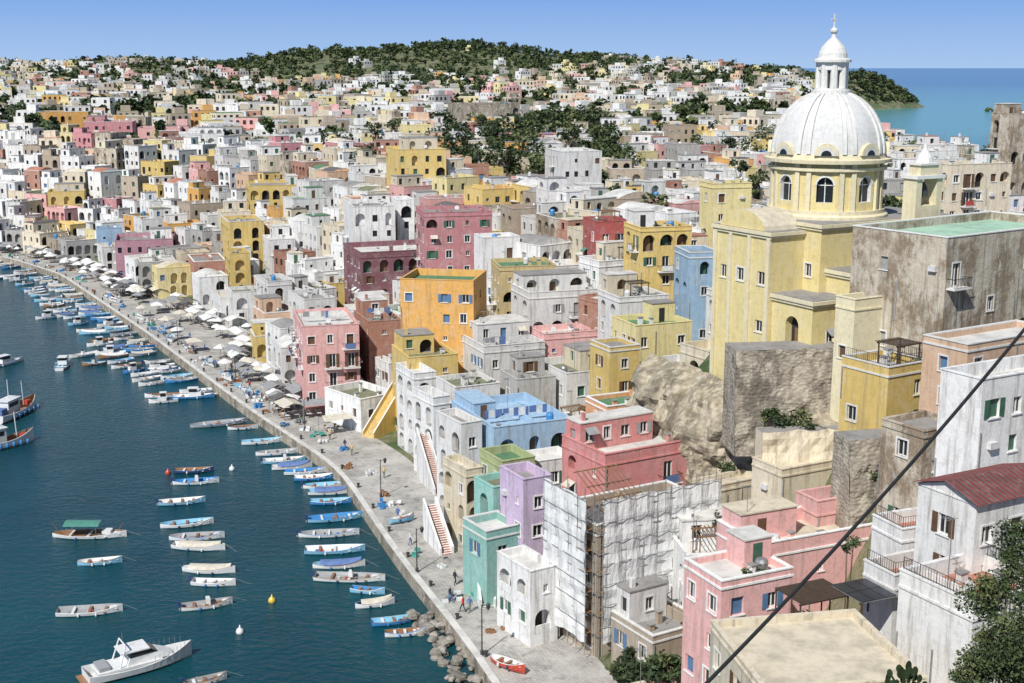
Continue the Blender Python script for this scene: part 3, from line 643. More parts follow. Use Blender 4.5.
def rwall(u0,u1,vt,vb,Y,k,dep=3,yw=28):
    x0,x1=xat(u0,vt,Y),xat(u1,vt,Y); z1=zat(vt,Y);z0=zat(vb,Y)-3
    bb=B(); w=(x1-x0); n=int(w/.6)+1; m_=14; i=bb.mi(k)
    for a in range(n+1):
        for c in range(m_+1):
            X=w*a/n; Z=z0+(z1-z0)*c/m_+(.35*mnoise.noise(Vector((X*.7,Y,3))) if c==m_ else 0)
            bb.v.append((X,-.9*(1-c/m_)+.28*mnoise.fractal(Vector((X*.6+x0,Y,Z*.6)),1,2,4),Z))
    for a in range(n):
        for c in range(m_): q=a*(m_+1)+c; bb.f.append((q,q+m_+1,q+m_+2,q+1)); bb.m.append(i)
    bb.poly([(0,-.9,z0),(0,dep,z0),(0,dep,z1-.1),(0,0,z1-.1)],k); bb.poly([(w,-.9,z0),(w,dep,z0),(w,dep,z1-.1),(w,0,z1-.1)],k); bb.poly([(0,.1,z1-.12),(w,.1,z1-.12),(w,dep,z1-.12),(0,dep,z1-.12)],'rgrey'); bb.poly([(0,dep,z0),(w,dep,z0),(w,dep,z1-.1),(0,dep,z1-.1)],k)
    bb.done('retaining_wall',(x0,Y,0),math.radians(yw))
rwall(736,845,350,425,122.5,'stone_wall',4,6); rwall(762,862,432,500,117,'plaster_cream',2,6); rwall(690,770,425,480,131,'stone_wall',4,12)
rwall(850,960,440,520,103,'stone_wall',3,12)
def railing(pts,h=1.0,name='iron_railing',k='iron'):
    b=B()
    for (a,c) in zip(pts[:-1],pts[1:]):
        a=Vector(a);c=Vector(c);L=(c-a).length;n=max(2,int(L/.22))
        for i in range(n+1):
            p=a.lerp(c,i/n); b.tube(p,p+Vector((0,0,h)),.015 if i%6 else .03,k,4)
        for z in(h,h*.1): b.tube(a+Vector((0,0,z)),c+Vector((0,0,z)),.022,k,4)
    b.done(name)
def corner(o):
    x,y,W,D,th=o; c,s=math.cos(th),math.sin(th)
    return [(x+c*a-s*e,y+s*a+c*e) for a,e in((-W/2+.15,D/2-.15),(-W/2+.15,-D/2+.15),(W/2-.15,-D/2+.15),(W/2-.15,D/2-.15))]
def occ_of(u0,Y):
    for (n,c,a0,a1,vt,YY,a,yw,k),o in zip(LIST,OCC):
        if a0==u0 and YY==Y: return o,zat(vt,YY)
for u0,Y in((872,84),(884,89),(955,71),(848,109)):
    o,z=occ_of(u0,Y); railing([(p[0],p[1],z+.1) for p in corner(o)],.8)
def canopy(u,v,Y,w,d,yw,mat='wood_dark',name='slatted_pergola'):
    b=B(); x,z=xat(u,v,Y),zat(v,Y)
    for xx in(-w/2,w/2):
        for yy in(-d/2,d/2): b.tube((xx,yy,-2.6),(xx,yy,0),.06,'wood_dark',5)
    if mat=='solar_panel':
        n=int(w/1.0)
        for i in range(n):
            for j in range(2): b.box(-w/2+i*1.0+.03,-w/2+i*1.0+.97,-d/2+j*d/2+.03,-d/2+(j+1)*d/2-.03,.0,.05,mat)
        b.box(-w/2,w/2,-d/2,d/2,-.06,-.003,'steel')
    else:
        k=-w/2
        while k<w/2: b.box(k,k+.16,-d/2-.2,d/2+.2,0,.06,'wood_dark'); k+=.2
        for yy in(-d/2,d/2): b.box(-w/2-.1,w/2+.1,yy-.05,yy+.05,-.12,-.003,'wood_dark')
    b.done(name,(x,Y,z),math.radians(yw))
canopy(812,592,84,4.0,2.8,24); canopy(866,590,84,3.4,3.4,24,'solar_panel','solar_panel_canopy')
def stairs(u,v,z0,h,run,w,yaw,mat,name='stone_staircase',riser='trim_white'):
    x,y=level(u,v,z0); bb=B(); n=int(h/.18)
    for i in range(n):
        bb.box(-w/2,w/2,run*i/n,run*(i+1)/n,0,h*(i+1)/n,mat)
        bb.box(-w/2,w/2,run*i/n-.02,run*i/n-.003,h*i/n,h*(i+1)/n-.02,riser)
    for s in(-1,1):
        xx=s*(w/2+.13); p=[(0,-.5),(0,.9),(run,h+.9),(run,-.5)]
        for e in(-.12,.12): bb.poly([(xx+e,q[0],q[1]) for q in p],mat)
        bb.poly([(xx-.12,0,.9),(xx+.12,0,.9),(xx+.12,run,h+.9),(xx-.12,run,h+.9)],'trim_white'); bb.poly([(xx-.12,0,-.5),(xx+.12,0,-.5),(xx+.12,0,.9),(xx-.12,0,.9)],mat)
    return bb.done(name,(x,y,z0),math.radians(yaw))
stairs(368,438,1.4,7,8,1.8,-35,'plaster_yellow',riser='plaster_yellow'); stairs(447,555,1.4,4,6,1.2,22,'plaster_white',riser='rterra')
stairs(440,495,1.4,6,8,1.1,20,'plaster_white',riser='rterra'); stairs(488,608,1.4,4,5,1.2,10,'plaster_white',riser='rgrey')
stairs(232,296,1.4,7,10,2.0,-30,'plaster_yellow',riser='plaster_yellow'); stairs(70,255,1.4,7,10,2.0,30,'plaster_yellow',riser='plaster_yellow')
# ---------------- infill houses
PAL=['white']*14+['cream']*4+['paley']*2+['yellow']*2+['pink']*2+['orange','pink2','rust','grey','grey','peach','tan','tan','weather']
ROOFS=['rgrey']*4+['rwhite']*6+['rmoss']*3+['rgreen','rterra','rcream','rdark']
NM=dict(weather='weathered_house',white='white_house',cream='cream_house',paley='yellow_house',yellow='yellow_house',pink='pink_house',orange='orange_house',pink2='pink_house',rust='rust_house',grey='grey_house',peach='peach_house',blue='blue_house',tan='tan_house',ochre='ochre_house')
def free(x,y,r):
    for ox,oy,W,D,th in OCC:
        dx,dy=x-ox,y-oy
        if abs(dx)>30 or abs(dy)>30: continue
        c,s=math.cos(th),math.sin(th)
        lx=abs(c*dx+s*dy)-W/2;ly=abs(-s*dx+c*dy)-D/2
        if lx<r and ly<r: return False
    return True
trees_mid=[]
def infill(x,y,yaw,hmul=1,W=None,D=None,fr=.36,pa=None):
    c=R.choice(PAL); W=W or R.uniform(6,10);D=D or R.uniform(6,10)
    if not free(x,y,min(W,D)*fr): return False
    zt=T(x,y)+R.uniform(5.0,8.6)*hmul
    OCC.append((x,y,W,D,yaw))
    house(NM[c],c,x,y,zt,W,D,yaw,roof=R.choice(ROOFS),lod=0 if y<215 else 1,pa=pa or (.16 if R.random()<.3 else .05),kind='vault' if R.random()<.1 else 'flat',pw=R.uniform(.55,.95))
    return True
for row in range(8):
    i=6
    while i<len(qs)-1:
        x,y=qs[i];tx,ty=tang(i); o=interp(QW,y)+4.5+row*8.3+R.uniform(-.8,.8)
        px,py=x+ty*o,y-tx*o
        yaw=math.atan2(-tx,ty)+R.uniform(-.2,.2)
        if py>108 and -(.44*py+15)<px<.44*py+20: infill(px,py,yaw,pa=.3 if row==0 else None)
        i+=2
for _ in range(2600):
    y=R.uniform(128,450);x=R.uniform(-.45*y-15,.45*y+15)
    if dq(x,y)<62: continue
    if y>190 and R.random()<.2 and free(x,y,2): trees_mid.append((x,y)); OCC.append((x,y,5,5,0)); continue
    infill(x,y,R.choice((.25,.5,.1))+R.uniform(-.1,.1),.8,R.uniform(6,11.5),R.uniform(6,11))
for _ in range(5000):
    y=R.uniform(106,300);x=R.uniform(-.45*y-5,.45*y+10)
    if dq(x,y)<interp(QW,y)+5: continue
    if y<135 and x>14: continue
    infill(x,y,.45+R.uniform(-.2,.2),.75,R.uniform(4.5,7),R.uniform(4.5,7),.42)
for _ in range(500):
    y=R.uniform(62,112);x=R.uniform(9,.42*y+14)
    if dq(x,y)<9 or (x>26 and y>94): continue
    if 76<y<94 and 16<x<27: continue
    W=R.uniform(4.5,7)
    if free(x,y,W*.42):
        c=R.choice(['white','white','cream','pink','cream','peach']);OCC.append((x,y,W,W,.45))
        house(NM[c],c,x,y,T(x,y)+R.uniform(1.6,3.4),W,W*R.uniform(.8,1.1),.45+R.uniform(-.1,.1),roof=R.choice(['rterra','rterra','rcream','rwhite','rgrey']),lod=0,attic=0,pw=.6,par=.9)
nb=len(bpy.data.objects)
# ---------------- distant town
b=B();cnt=0;cells=set();rg=random.Random(8)
FP=['white']*12+['cream']*5+['paley']*2+['pink']*2+['peach']*1+['tan']*3+['grey']*4+['weather']*2+['orange','rust']
for _ in range(9000):
    y=450+1150*rg.random()**1.15;x=rg.uniform(-.46*y,.46*y)
    if x>interp(COAST,y)-24: continue
    key=(int(x/12),int(y/14))
    if key in cells: continue
    dens=clamp(.5+1.1*mnoise.noise(Vector((x*.009,y*.006,2)))+.5*mnoise.noise(Vector((x*.03,y*.02,7))))
    hill=math.exp(-((x+120)/230)**2-((y-1560)/420)**2)
    if rg.random()>(.04+.85*dens)*(1-.5*sm(y,650,1250))-.45*hill: continue
    cells.add(key); z=T(x,y)
    w=rg.uniform(3.0,6.5);d=rg.uniform(3.0,5.6);h=rg.uniform(3.6,8.2);yw=rg.choice((.1,.35,.6))+rg.uniform(-.1,.1);c,s=math.cos(yw),math.sin(yw)
    wall='plaster_'+rg.choice(FP);n0=len(b.v)
    b.box(-w,w,-d,d,z-4,z+h,wall,False); b.box(-w+.3,w-.3,-d+.3,d-.3,z+h+.003,z+h+.2,rg.choice(ROOFS),False)
    if rg.random()<.5:
        e=rg.uniform(-w+2.2,w-2.2);b.box(e-2,e+2,-2,2,z+h,z+h+2.5,wall,False)
    for f in range(int(h/3)):
        zz=z+h-2.4-f*3
        k=-w+.8
        while k<w-1.5:
            if rg.random()<.8: b.poly([(k,-d-.04,zz),(k+1.2,-d-.04,zz),(k+1.2,-d-.04,zz+1.6),(k,-d-.04,zz+1.6)],'interior_dark')
            k+=2.6
        k=-d+.8
        while k<d-1.5:
            if rg.random()<.7: b.poly([(-w-.04,k,zz),(-w-.04,k+1.2,zz),(-w-.04,k+1.2,zz+1.6),(-w-.04,k,zz+1.6)],'interior_dark')
            k+=2.6
    for q in range(n0,len(b.v)):
        X,Yv,Z=b.v[q]; b.v[q]=(x+c*X-s*Yv,y+s*X+c*Yv,Z)
    cnt+=1
b.done('distant_town')
# ---------------- trees
def tree(b,x,y,z,h,r,n,ls,rg,trunk=True):
    if trunk:
        b.tube((x,y,z-1),(x,y,z+h*.5),r*.09,'bark',6,r*.05)
    K=max(4,int(3+r))
    tone=rg.choice((('leaf_dark','leaf_mid'),('leaf_mid','leaf_light'),('leaf_dark','leaf_mid','leaf_light')))
    for k in range(K):
        a=rg.uniform(0,6.28);q=r*.62*math.sqrt(rg.random());cz=z+h*rg.uniform(.5,.85);cx,cy=x+q*math.cos(a),y+q*math.sin(a);cr=r*rg.uniform(.3,.5)
        if trunk: b.tube((x,y,z+h*.35),(cx,cy,cz),r*.04,'bark',4,r*.015)
        mt=rg.choice(tone)
        for _ in range(n//K):
            th=rg.uniform(0,6.28);ph=math.acos(rg.uniform(-1,1));rr=cr*rg.uniform(.5,1.1)
            leaf(b,cx+rr*math.sin(ph)*math.cos(th),cy+rr*math.sin(ph)*math.sin(th),cz+rr*.75*math.cos(ph),ls*rg.uniform(.6,1.3),rg,mt)
rg=random.Random(5)
for x,y in trees_mid:
    b=B(); tree(b,0,0,0,rg.uniform(6,11),rg.uniform(2.5,5),300,.42,rg); b.done('broadleaf_tree',(x,y,T(x,y)))
b=B()
for _ in range(260):
    u=rg.uniform(440,610);Y=rg.uniform(330,480);x=(u-512)/1280*Y*1.01
    if free(x,Y,1.0): tree(b,x,Y,T(x,Y),rg.uniform(7,12),rg.uniform(3.5,5.5),200,.55,rg)
for _ in range(7500):
    y=rg.uniform(450,1850);x=rg.uniform(-.46*y,.46*y)
    if x>interp(COAST,y)-30: continue
    key=(int(x/12),int(y/14))
    if key in cells: continue
    if rg.random()<.8: tree(b,x,y,T(x,y)-1.5,rg.uniform(4,10) if rg.random()<.85 else rg.uniform(9,14),rg.uniform(2.5,6.5),36 if y>900 else 56,1.4,rg,False)
for _ in range(1100):
    y=rg.uniform(1450,1960);x=rg.uniform(330,610)
    if x<interp(COAST,y)-10 and T(x,y)>4: tree(b,x,y,T(x,y)-2,rg.uniform(5,9),rg.uniform(6,11),56,2.2,rg,False)
for _ in range(450):
    y=rg.uniform(1350,1750);x=rg.gauss(-120,190); tree(b,x,y,T(x,y)-1,rg.uniform(5,14),rg.uniform(3,8),44,1.7,rg,False)
b.done('distant_trees')
def bush(u,v,Y,w,n,ls=.16,name='garden_shrub',hh=None):
    b=B();x=xat(u,v,Y);z=zat(v,Y);h=hh or w*.8;g0=T(x,Y)-z
    for k in range(5): b.tube((0,0,min(-1,g0)),(rg.uniform(-w,w)*.4,rg.uniform(-w,w)*.3,h*.6),.05,'bark',4,.02)
    K=14
    for k in range(K):
        a=rg.uniform(0,6.28);q=w*math.sqrt(rg.random())*.8;cx,cy,cz=q*math.cos(a),q*math.sin(a),h*rg.uniform(-.5,.7);cr=w*rg.uniform(.25,.42);mt=rg.choice(('leaf_dark','leaf_mid','leaf_light','leaf_mid'))
        for _ in range(n//K):
            e=Vector((rg.gauss(0,1),rg.gauss(0,1),rg.gauss(0,1))).normalized()*cr*rg.uniform(.3,1.15); leaf(b,cx+e.x,cy+e.y,cz+e.z,ls*rg.uniform(.6,1.4),rg,mt)
    b.done(name,(x,Y,z))
bush(1004,596,60,2.0,5500,.075); bush(1022,548,63,1.9,4600,.075); bush(998,660,57,2.0,6000,.075);bush(1024,640,56,2.2,4000,.075); bush(968,680,57,1.0,1800,.07)
bush(640,672,104,2.6,2400,.2); bush(790,425,120,2.0,1200,.16);bush(815,434,119,1.5,800,.16);bush(770,415,121,1.0,500,.14)
bush(668,668,100,1.8,1200,.2); bush(744,545,104,1.0,500,.12); bush(720,520,112,.9,400,.12);bush(700,440,133,1.2,500,.15);bush(850,545,90,.8,500,.1);bush(930,520,88,.7,400,.1);bush(728,470,124,1.0,500,.12);bush(664,420,142,1.2,500,.15);bush(870,470,104,1.2,700,.12)
# ---------------- boats
def hull(b,L,Bm,dz,hullm,rim,inside,stern=.55,bow=1.0,tarp=None,scale_h=1):
    n=14;st=[]
    for i in range(n+1):
        t=i/n
        hb=Bm/2*(1-abs((t-.42)/.58)**2.4 if t>.42 else 1-(1-stern)*((.42-t)/.42)**2.2)
        hb=max(hb,.02); sh=(.42+.38*max(0,(t-.4)/.6)**2*bow+.1*((.4-t)/.4 if t<.4 else 0)**2)*scale_h
        st.append((L*(t-.5),hb,sh))
    def ring(x,hb,sh):
        inn=max(.01,hb-.09)
        return [(x,0,-.2),(x,hb*.62,-.12),(x,hb*.92,.12*scale_h),(x,hb,sh),(x,inn,sh+.02),(x,inn*.85,.1)]
    ms=[hullm,hullm,hullm,rim,inside]
    for i in range(n):
        A=ring(*st[i]);C=ring(*st[i+1])
        for sg in(1,-1):
            for k in range(5):
                q=[A[k],C[k],C[k+1],A[k+1]]; b.poly([(p[0],p[1]*sg,p[2]) for p in q],ms[k])
        b.poly([A[5],C[5],(C[5][0],-C[5][1],C[5][2]),(A[5][0],-A[5][1],A[5][2])],inside)
        if tarp and i in range(2,n-1):
            a0=[(A[4][0],A[4][1]*e,A[4][2]+.05+.35*(1-e*e)) for e in(-1,-.5,0,.5,1)];c0=[(C[4][0],C[4][1]*e,C[4][2]+.05+.35*(1-e*e)) for e in(-1,-.5,0,.5,1)]
            for e in range(4): b.poly([a0[e],a0[e+1],c0[e+1],c0[e]],tarp)
    A=ring(*st[0]); b.poly([(p[0],p[1],p[2]) for p in A[:4]]+[(p[0],-p[1],p[2]) for p in A[3:0:-1]],hullm)
    return st
BT=['b_white']*9+['b_blue','b_lblue','b_lblue','b_wood','b_grey']
def boat(x,y,L,ang,c=None,inn=None,kind=None,name='rowing_boat',rim=None):
    b=B();c=c or rg.choice(BT);inn=inn or rg.choice(('b_lblue','b_white','b_wood','b_grey','b_lblue','b_white'));rim=rim or rg.choice(('b_white','b_blue','b_wood','b_white'))
    kind=kind or rg.choice(('open','open','open','tarp','motor','console'))
    Bm=L*.34 if L<7 else L*.3
    hull(b,L,Bm,0,c,rim,inn,stern=rg.choice((.25,.6,.75)),tarp=(rg.choice(('cloth_white','cloth_blue','canvas','canvas')) if kind=='tarp' else None))
    if kind!='tarp':
        for t in(-.25,.0,.24): b.box(L*t-.14,L*t+.14,-Bm*.42,Bm*.42,.32,.37,rg.choice(('b_wood','b_white')))
        if rg.random()<.5: b.tube((-L*.2,-Bm*.3,.42),(L*.3,-.1,.45),.03,'wood',4)
        b.box(L*.3,L*.42,-Bm*.2,Bm*.2,.45,.5,'b_white')
        for _ in range(3):
            cx=rg.uniform(-.35,.2)*L; b.box(cx,cx+.35,-.2,.15,.11,.3,rg.choice(('b_wood','cloth_blue','canvas','b_red','cloth_grey')))
    for s_ in(-1,1):
        for t in(-.15,.12): b.lathe(L*t,s_*Bm*.53,[(.05,.05),(.11,.12),(.11,.35),(.04,.42)],6,rg.choice(('b_white','b_navy','b_blue')))
    if kind in('motor','console'):
        b.box(-L/2-.35,-L/2-.02,-.16,.16,.35,.95,'b_navy'); b.box(-L/2-.25,-L/2-.1,-.07,.07,-.4,.35,'b_grey')
    if kind=='console':
        b.box(-.1,.35,-.35,.35,.3,1.05,'b_white'); b.poly([(.35,-.35,1.05),(.35,.35,1.05),(.2,.3,1.45),(.2,-.3,1.45)],'window_glass')
    if kind=='canopy':
        for xx in(-L*.28,L*.12):
            for yy in(-Bm*.38,Bm*.38): b.tube((xx,yy,.4),(xx,yy,1.7),.03,'steel',4)
        for e in range(6):
            t0=-1+e/3;t1=t0+1/3; b.poly([(-L*.32,t0*Bm*.45,1.95-.3*t0*t0),(L*.16,t0*Bm*.45,1.95-.3*t0*t0),(L*.16,t1*Bm*.45,1.95-.3*t1*t1),(-L*.32,t1*Bm*.45,1.95-.3*t1*t1)],'tarp_green')
        b.tube((L*.38,0,.6),(L*.46,0,1.8),.04,'wood',5); b.tube((-L*.42,0,.5),(-L*.5,0,1.7),.04,'wood',5); b.box(L*.18,L*.3,-.5,.5,.45,.9,'b_white')
    if kind=='cabin':
        b.box(-L*.1,L*.2,-Bm*.3,Bm*.3,.35,1.1,'b_white');b.box(-L*.08,L*.1,-Bm*.27,Bm*.27,1.1,1.7,'window_glass');b.box(-L*.12,L*.12,-Bm*.31,Bm*.31,1.7,1.8,'b_white')
    if rg.random()<.6:
        b.tube((L*.5,0,.75),(L*.5+1.6,rg.uniform(-.5,.5),-.05),.012,'canvas',3)
    return b.done(name,(x,y,0),ang)
def boatpx(u,v,px,ang,c=None,inn=None,kind=None,name='rowing_boat',rim=None):
    x,y=level(u,v,.3); L=px/FL*y*1.02/max(.5,abs(math.cos(ang))); L=min(L,9.5); return boat(x,y,L,ang,c,inn,kind,name,rim)
r_=math.radians
for u,v,px,a,c,i_,k_ in [
(90,534,76,0,'b_white','b_wood','canopy'),(100,561,44,10,'b_lblue','b_white','open'),(90,610,66,8,'b_white','b_grey','open'),(205,680,42,25,'b_white','b_grey','motor'),
(194,470,40,5,'b_navy','b_wood','open'),(196,481,46,8,'b_white','b_blue','console'),(182,501,46,12,'b_lblue','b_white','motor'),(187,523,52,14,'b_white','b_lblue','open'),
(197,536,56,6,'b_white','b_grey','open'),(199,546,56,-8,'b_white','b_white','tarp'),(209,569,56,-6,'b_white','b_white','tarp'),(214,582,46,-4,'b_white','b_white','motor'),(207,604,50,18,'b_white','b_grey','console'),
(4,363,24,60,'b_white','b_grey','cabin'),(63,364,24,100,'b_white','b_lblue','cabin'),(193,396,42,6,'b_blue','b_white','cabin'),(219,423,54,20,'b_grey','b_grey','open'),(243,427,30,8,'b_white','b_wood','open'),
(163,369,30,10,'b_navy','b_white','cabin'),(262,441,40,14,'b_white','b_lblue',None),(277,452,42,12,'b_white','b_grey',None),(284,460,42,10,'b_lblue','b_white',None),(292,466,40,12,None,None,None),
(305,471,42,10,'b_white','b_blue',None),(314,477,40,8,'b_blue','b_white',None),(325,485,44,8,None,None,None),(331,491,46,6,'b_white',None,'tarp'),(331,501,42,5,'b_blue','b_lblue','open'),
(336,517,56,14,'b_lblue','b_blue','motor'),(329,533,62,6,'b_white','b_grey','motor'),(335,549,62,5,'b_lblue','b_white','open'),(339,564,54,5,'b_white','b_lblue','tarp'),(350,577,74,-4,'b_white','b_grey','console'),
(368,590,36,-12,'b_lblue','b_blue','open'),(375,603,40,16,'b_white','b_navy','tarp'),(394,620,46,14,'b_blue','b_lblue','open'),(405,632,42,8,'b_white','b_wood','open')]:
    boatpx(u,v,px,r_(a),c,i_,k_)
for i in range(12,len(qs)-2):
    x,y=qs[i]
    if y<212 or y>372: continue
    tx,ty=tang(i)
    for rep in range(3):
        off=rg.uniform(2.5,4.5)+5.3*rep
        if rg.random()<(.95,.65,.2)[rep]:
            s=rg.uniform(-1,1); boat(x-ty*off+tx*s,y+tx*off+ty*s,rg.uniform(4,6.5),math.atan2(-tx,ty)+math.pi+rg.uniform(-.3,.3),name='rowing_boat',kind='cabin' if rg.random()<.15 else None)
b=B();L=10.0;Bm=3.3; hull(b,L,Bm,0,'b_white','b_white','b_white',stern=.85,scale_h=1.9)
b.box(-L*.42,L*.18,-Bm*.4,Bm*.4,.75,1.0,'b_white')
for (x0,x1,xt0,xt1,z0,z1,w,k) in((-L*.15,L*.3,-L*.12,L*.15,1.0,1.7,Bm*.36,'b_white'),(-L*.12,L*.15,-L*.1,L*.06,1.7,2.2,Bm*.33,'window_glass')):
    p=[(x0,-w,z0),(x1,-w*.8,z0),(x1,w*.8,z0),(x0,w,z0)];t=[(xt0,-w*.9,z1),(xt1,-w*.7,z1),(xt1,w*.7,z1),(xt0,w*.9,z1)]
    for e in range(4): b.poly([p[e],p[(e+1)%4],t[(e+1)%4],t[e]],k)
    b.poly(t,k)
b.box(-L*.2,L*.07,-Bm*.33,Bm*.33,2.2,2.32,'b_white')
for s in(-1,1): b.tube((-L*.22,s*Bm*.36,.9),(-L*.15,s*Bm*.3,3.0),.07,'b_white',6)
b.tube((-L*.15,-Bm*.3,3.0),(-L*.15,Bm*.3,3.0),.07,'b_white',6); b.tube((-L*.15,0,3),(-L*.15,0,3.9),.03,'steel',4)
for k in range(8):
    xx=L*(.1+.045*k);yy=Bm*.46*(1-((k)/8.6)**2.4)
    for s in(-1,1): b.tube((xx,s*yy,1.0+.05*k),(xx,s*yy,1.55+.05*k),.02,'steel',4)
b.box(-L*.4,-L*.3,-Bm*.3,Bm*.3,1.0,1.35,'b_grey'); b.box(-L*.56,-L*.5,-Bm*.38,Bm*.38,.15,.25,'b_wood')
x,y=level(140,664,.4); b.done('motor_yacht',(x,y,0),r_(34))
def fisher(u,v,L,ang,c):
    b=B();Bm=L*.3; hull(b,L,Bm,0,c,'b_white','b_wood',stern=.8,scale_h=2.6)
    b.box(-L*.3,-L*.02,-Bm*.27,Bm*.27,.6,3.0,'b_white'); b.box(-L*.32,.1,-Bm*.31,Bm*.31,3.0,3.12,'b_white')
    b.box(-L*.02+.01,-L*.02+.04,-Bm*.23,Bm*.23,2.0,2.7,'window_glass')
    for s in(-1,1): b.box(-L*.27,-L*.06,s*Bm*.272-.02,s*Bm*.272+.02,2.0,2.65,'window_glass')
    b.tube((-L*.15,0,3),(-L*.15,0,6.2),.07,'b_white',6); b.tube((L*.2,0,1),(L*.18,0,5),.07,'b_white',6); b.tube((L*.18,0,4.9),(-L*.15,0,5.8),.02,'iron',4); b.tube((L*.48,0,1.8),(L*.18,0,5),.02,'iron',4)
    b.box(-L*.47,-L*.34,-Bm*.3,Bm*.3,1.2,2.2,'cloth_blue'); b.lathe(L*.3,0,[(.5,.8),(.5,1.5),(.2,1.55)],10,'b_red')
    for k in range(6): b.lathe(-L*.3+k*L*.12,-Bm*.52,[(.12,.2),(.22,.4),(.22,.7),(.1,.85)],8,'b_blue')
    x,y=level(u,v,.4); b.done('fishing_boat',(x,y,0),ang)
fisher(16,412,12,r_(80),'b_white'); fisher(6,444,9,r_(50),'b_white')
for u,v,k in((272,602,'b_yellow'),(240,633,'b_white'),(168,474,'b_red'),(232,470,'b_white')):
    b=B();b.lathe(0,0,[(.05,-.3),(.3,-.1),(.42,.15),(.3,.45),(.08,.6),(.05,.85)],12,k);x,y=level(u,v,0);b.done('mooring_buoy',(x,y,0),smooth=True)
for u,v,a,c in((508,668,-40,'b_red'),(402,522,30,'b_lblue')):
    x,y=level(u,v,1.5);o=boat(x,y,3.2 if c!='b_red' else 4,r_(a),c,'b_white','open');o.location.z=1.72
# ---------------- quay life
def parasol(x,y,z,r=1.5,k='canvas'):
    b=B();b.tube((0,0,0),(0,0,2.5),.04,'wood',6);n=rg.choice((4,4,8));b.lathe(0,0,[(r,2.0),(r*.98,2.12),(r*.5,2.45),(.05,2.7)],n,k);b.box(-.3,.3,-.3,.3,0,.1,'iron')
    b.lathe(.9,.3,[(.4,.7),(.4,.74)],10,'b_white');b.tube((.9,.3,0),(.9,.3,.7),.04,'iron',5)
    b.done('parasol',(x,y,z),rg.random()+.4)
def awning(x,y,z,w,d,yaw,k):
    b=B()
    for xx in(-w/2,w/2):
        for yy in(-d/2,d/2): b.tube((xx,yy,0),(xx,yy,2.3),.04,'steel',5)
    b.poly([(-w/2-.2,-d/2-.2,2.25),(w/2+.2,-d/2-.2,2.25),(w/2,0,2.8),(-w/2,0,2.8)],k);b.poly([(-w/2-.2,d/2+.2,2.25),(w/2+.2,d/2+.2,2.25),(w/2,0,2.8),(-w/2,0,2.8)],k)
    for e in range(int(w/1.6)):
        for yy in(-d*.22,d*.22):
            cx=-w/2+1+e*1.6;b.box(cx-.35,cx+.35,yy-.35,yy+.35,.7,.75,'b_white');b.tube((cx,yy,0),(cx,yy,.7),.05,'iron',4)
            b.box(cx-.2,cx+.2,yy+.5,yy+.9,.4,.45,'wood');b.box(cx-.2,cx+.2,yy+.86,yy+.9,.45,.9,'wood')
    b.done('restaurant_awning',(x,y,z),yaw)
for i in range(10,len(qs)-4):
    x,y=qs[i];tx,ty=tang(i);w=interp(QW,y)
    if y>190:
        for _ in range(4):
            if rg.random()<.36: o=rg.uniform(4,w-.5);parasol(x+ty*o+tx*rg.uniform(-2,2),y-tx*o+ty*rg.uniform(-2,2),1.46,rg.uniform(1.0,2.1),rg.choice(('canvas','cloth_white','cloth_white','cloth_white','cloth_white','cloth_grey')))
        if rg.random()<.65: o=w-rg.uniform(0,5);awning(x+ty*o,y-tx*o,1.46,rg.uniform(2.5,7),rg.uniform(2.5,4),math.atan2(-tx,ty)+1.57+rg.uniform(-.1,.1),rg.choice(('canvas','cloth_grey','cloth_white','cloth_white','rdark','cloth_white')))
awning(*level(318,416,1.46),1.46,5,3,.3,'cloth_grey'); awning(*level(335,432,1.46),1.46,4,3,.5,'canvas')
for _ in range(90):
    i=rg.randrange(8,len(qs)-6);x,y=qs[i];tx,ty=tang(i);o=rg.uniform(1.2,4.5);b=B();k=rg.choice(('b_blue','b_wood','b_green','cloth_grey','b_white'))
    for e in range(rg.randint(2,6)):
        cx,cy=rg.uniform(-1,1),rg.uniform(-.6,.6);zz=rg.choice((0,0,.35));b.box(cx,cx+.6,cy,cy+.4,zz,zz+.06,k);
        for (a0,a1,c0,c1) in((0,.6,0,.04),(0,.6,.36,.4),(0,.04,.04,.36),(.56,.6,.04,.36)): b.box(cx+a0,cx+a1,cy+c0,cy+c1,zz+.06,zz+.32,k)
    b.done('fish_crates',(x+ty*o,y-tx*o,1.46),rg.random()*3)
for i in range(24,len(qs)-8):
    x,y=qs[i];tx,ty=tang(i)
    if 200<y<300 and rg.random()<.4:
        o=rg.uniform(2.2,3.5);ob=boat(x+ty*o,y-tx*o,rg.uniform(3.5,5),math.atan2(-tx,ty)+rg.uniform(1.2,1.9));ob.location.z=1.7
def lamp(u,v,h=5):
    x,y=level(u,v,1.46);b=B();b.lathe(0,0,[(.18,0),(.16,.5),(.07,.6),(.05,h)],8,'iron');b.tube((0,0,h-.2),(.6,0,h+.1),.03,'iron',5)
    b.lathe(.6,0,[(.06,h-.5),(.18,h-.3),(.2,h),(.25,h+.02),(.05,h+.2)],8,'iron');b.lathe(.6,0,[(.05,h-.48),(.15,h-.32)],8,'b_white');b.done('street_lamp',(x,y,1.46),0)
for u,v in((417,572),(482,655),(381,497),(305,430),(236,386),(178,345)): lamp(u,v)
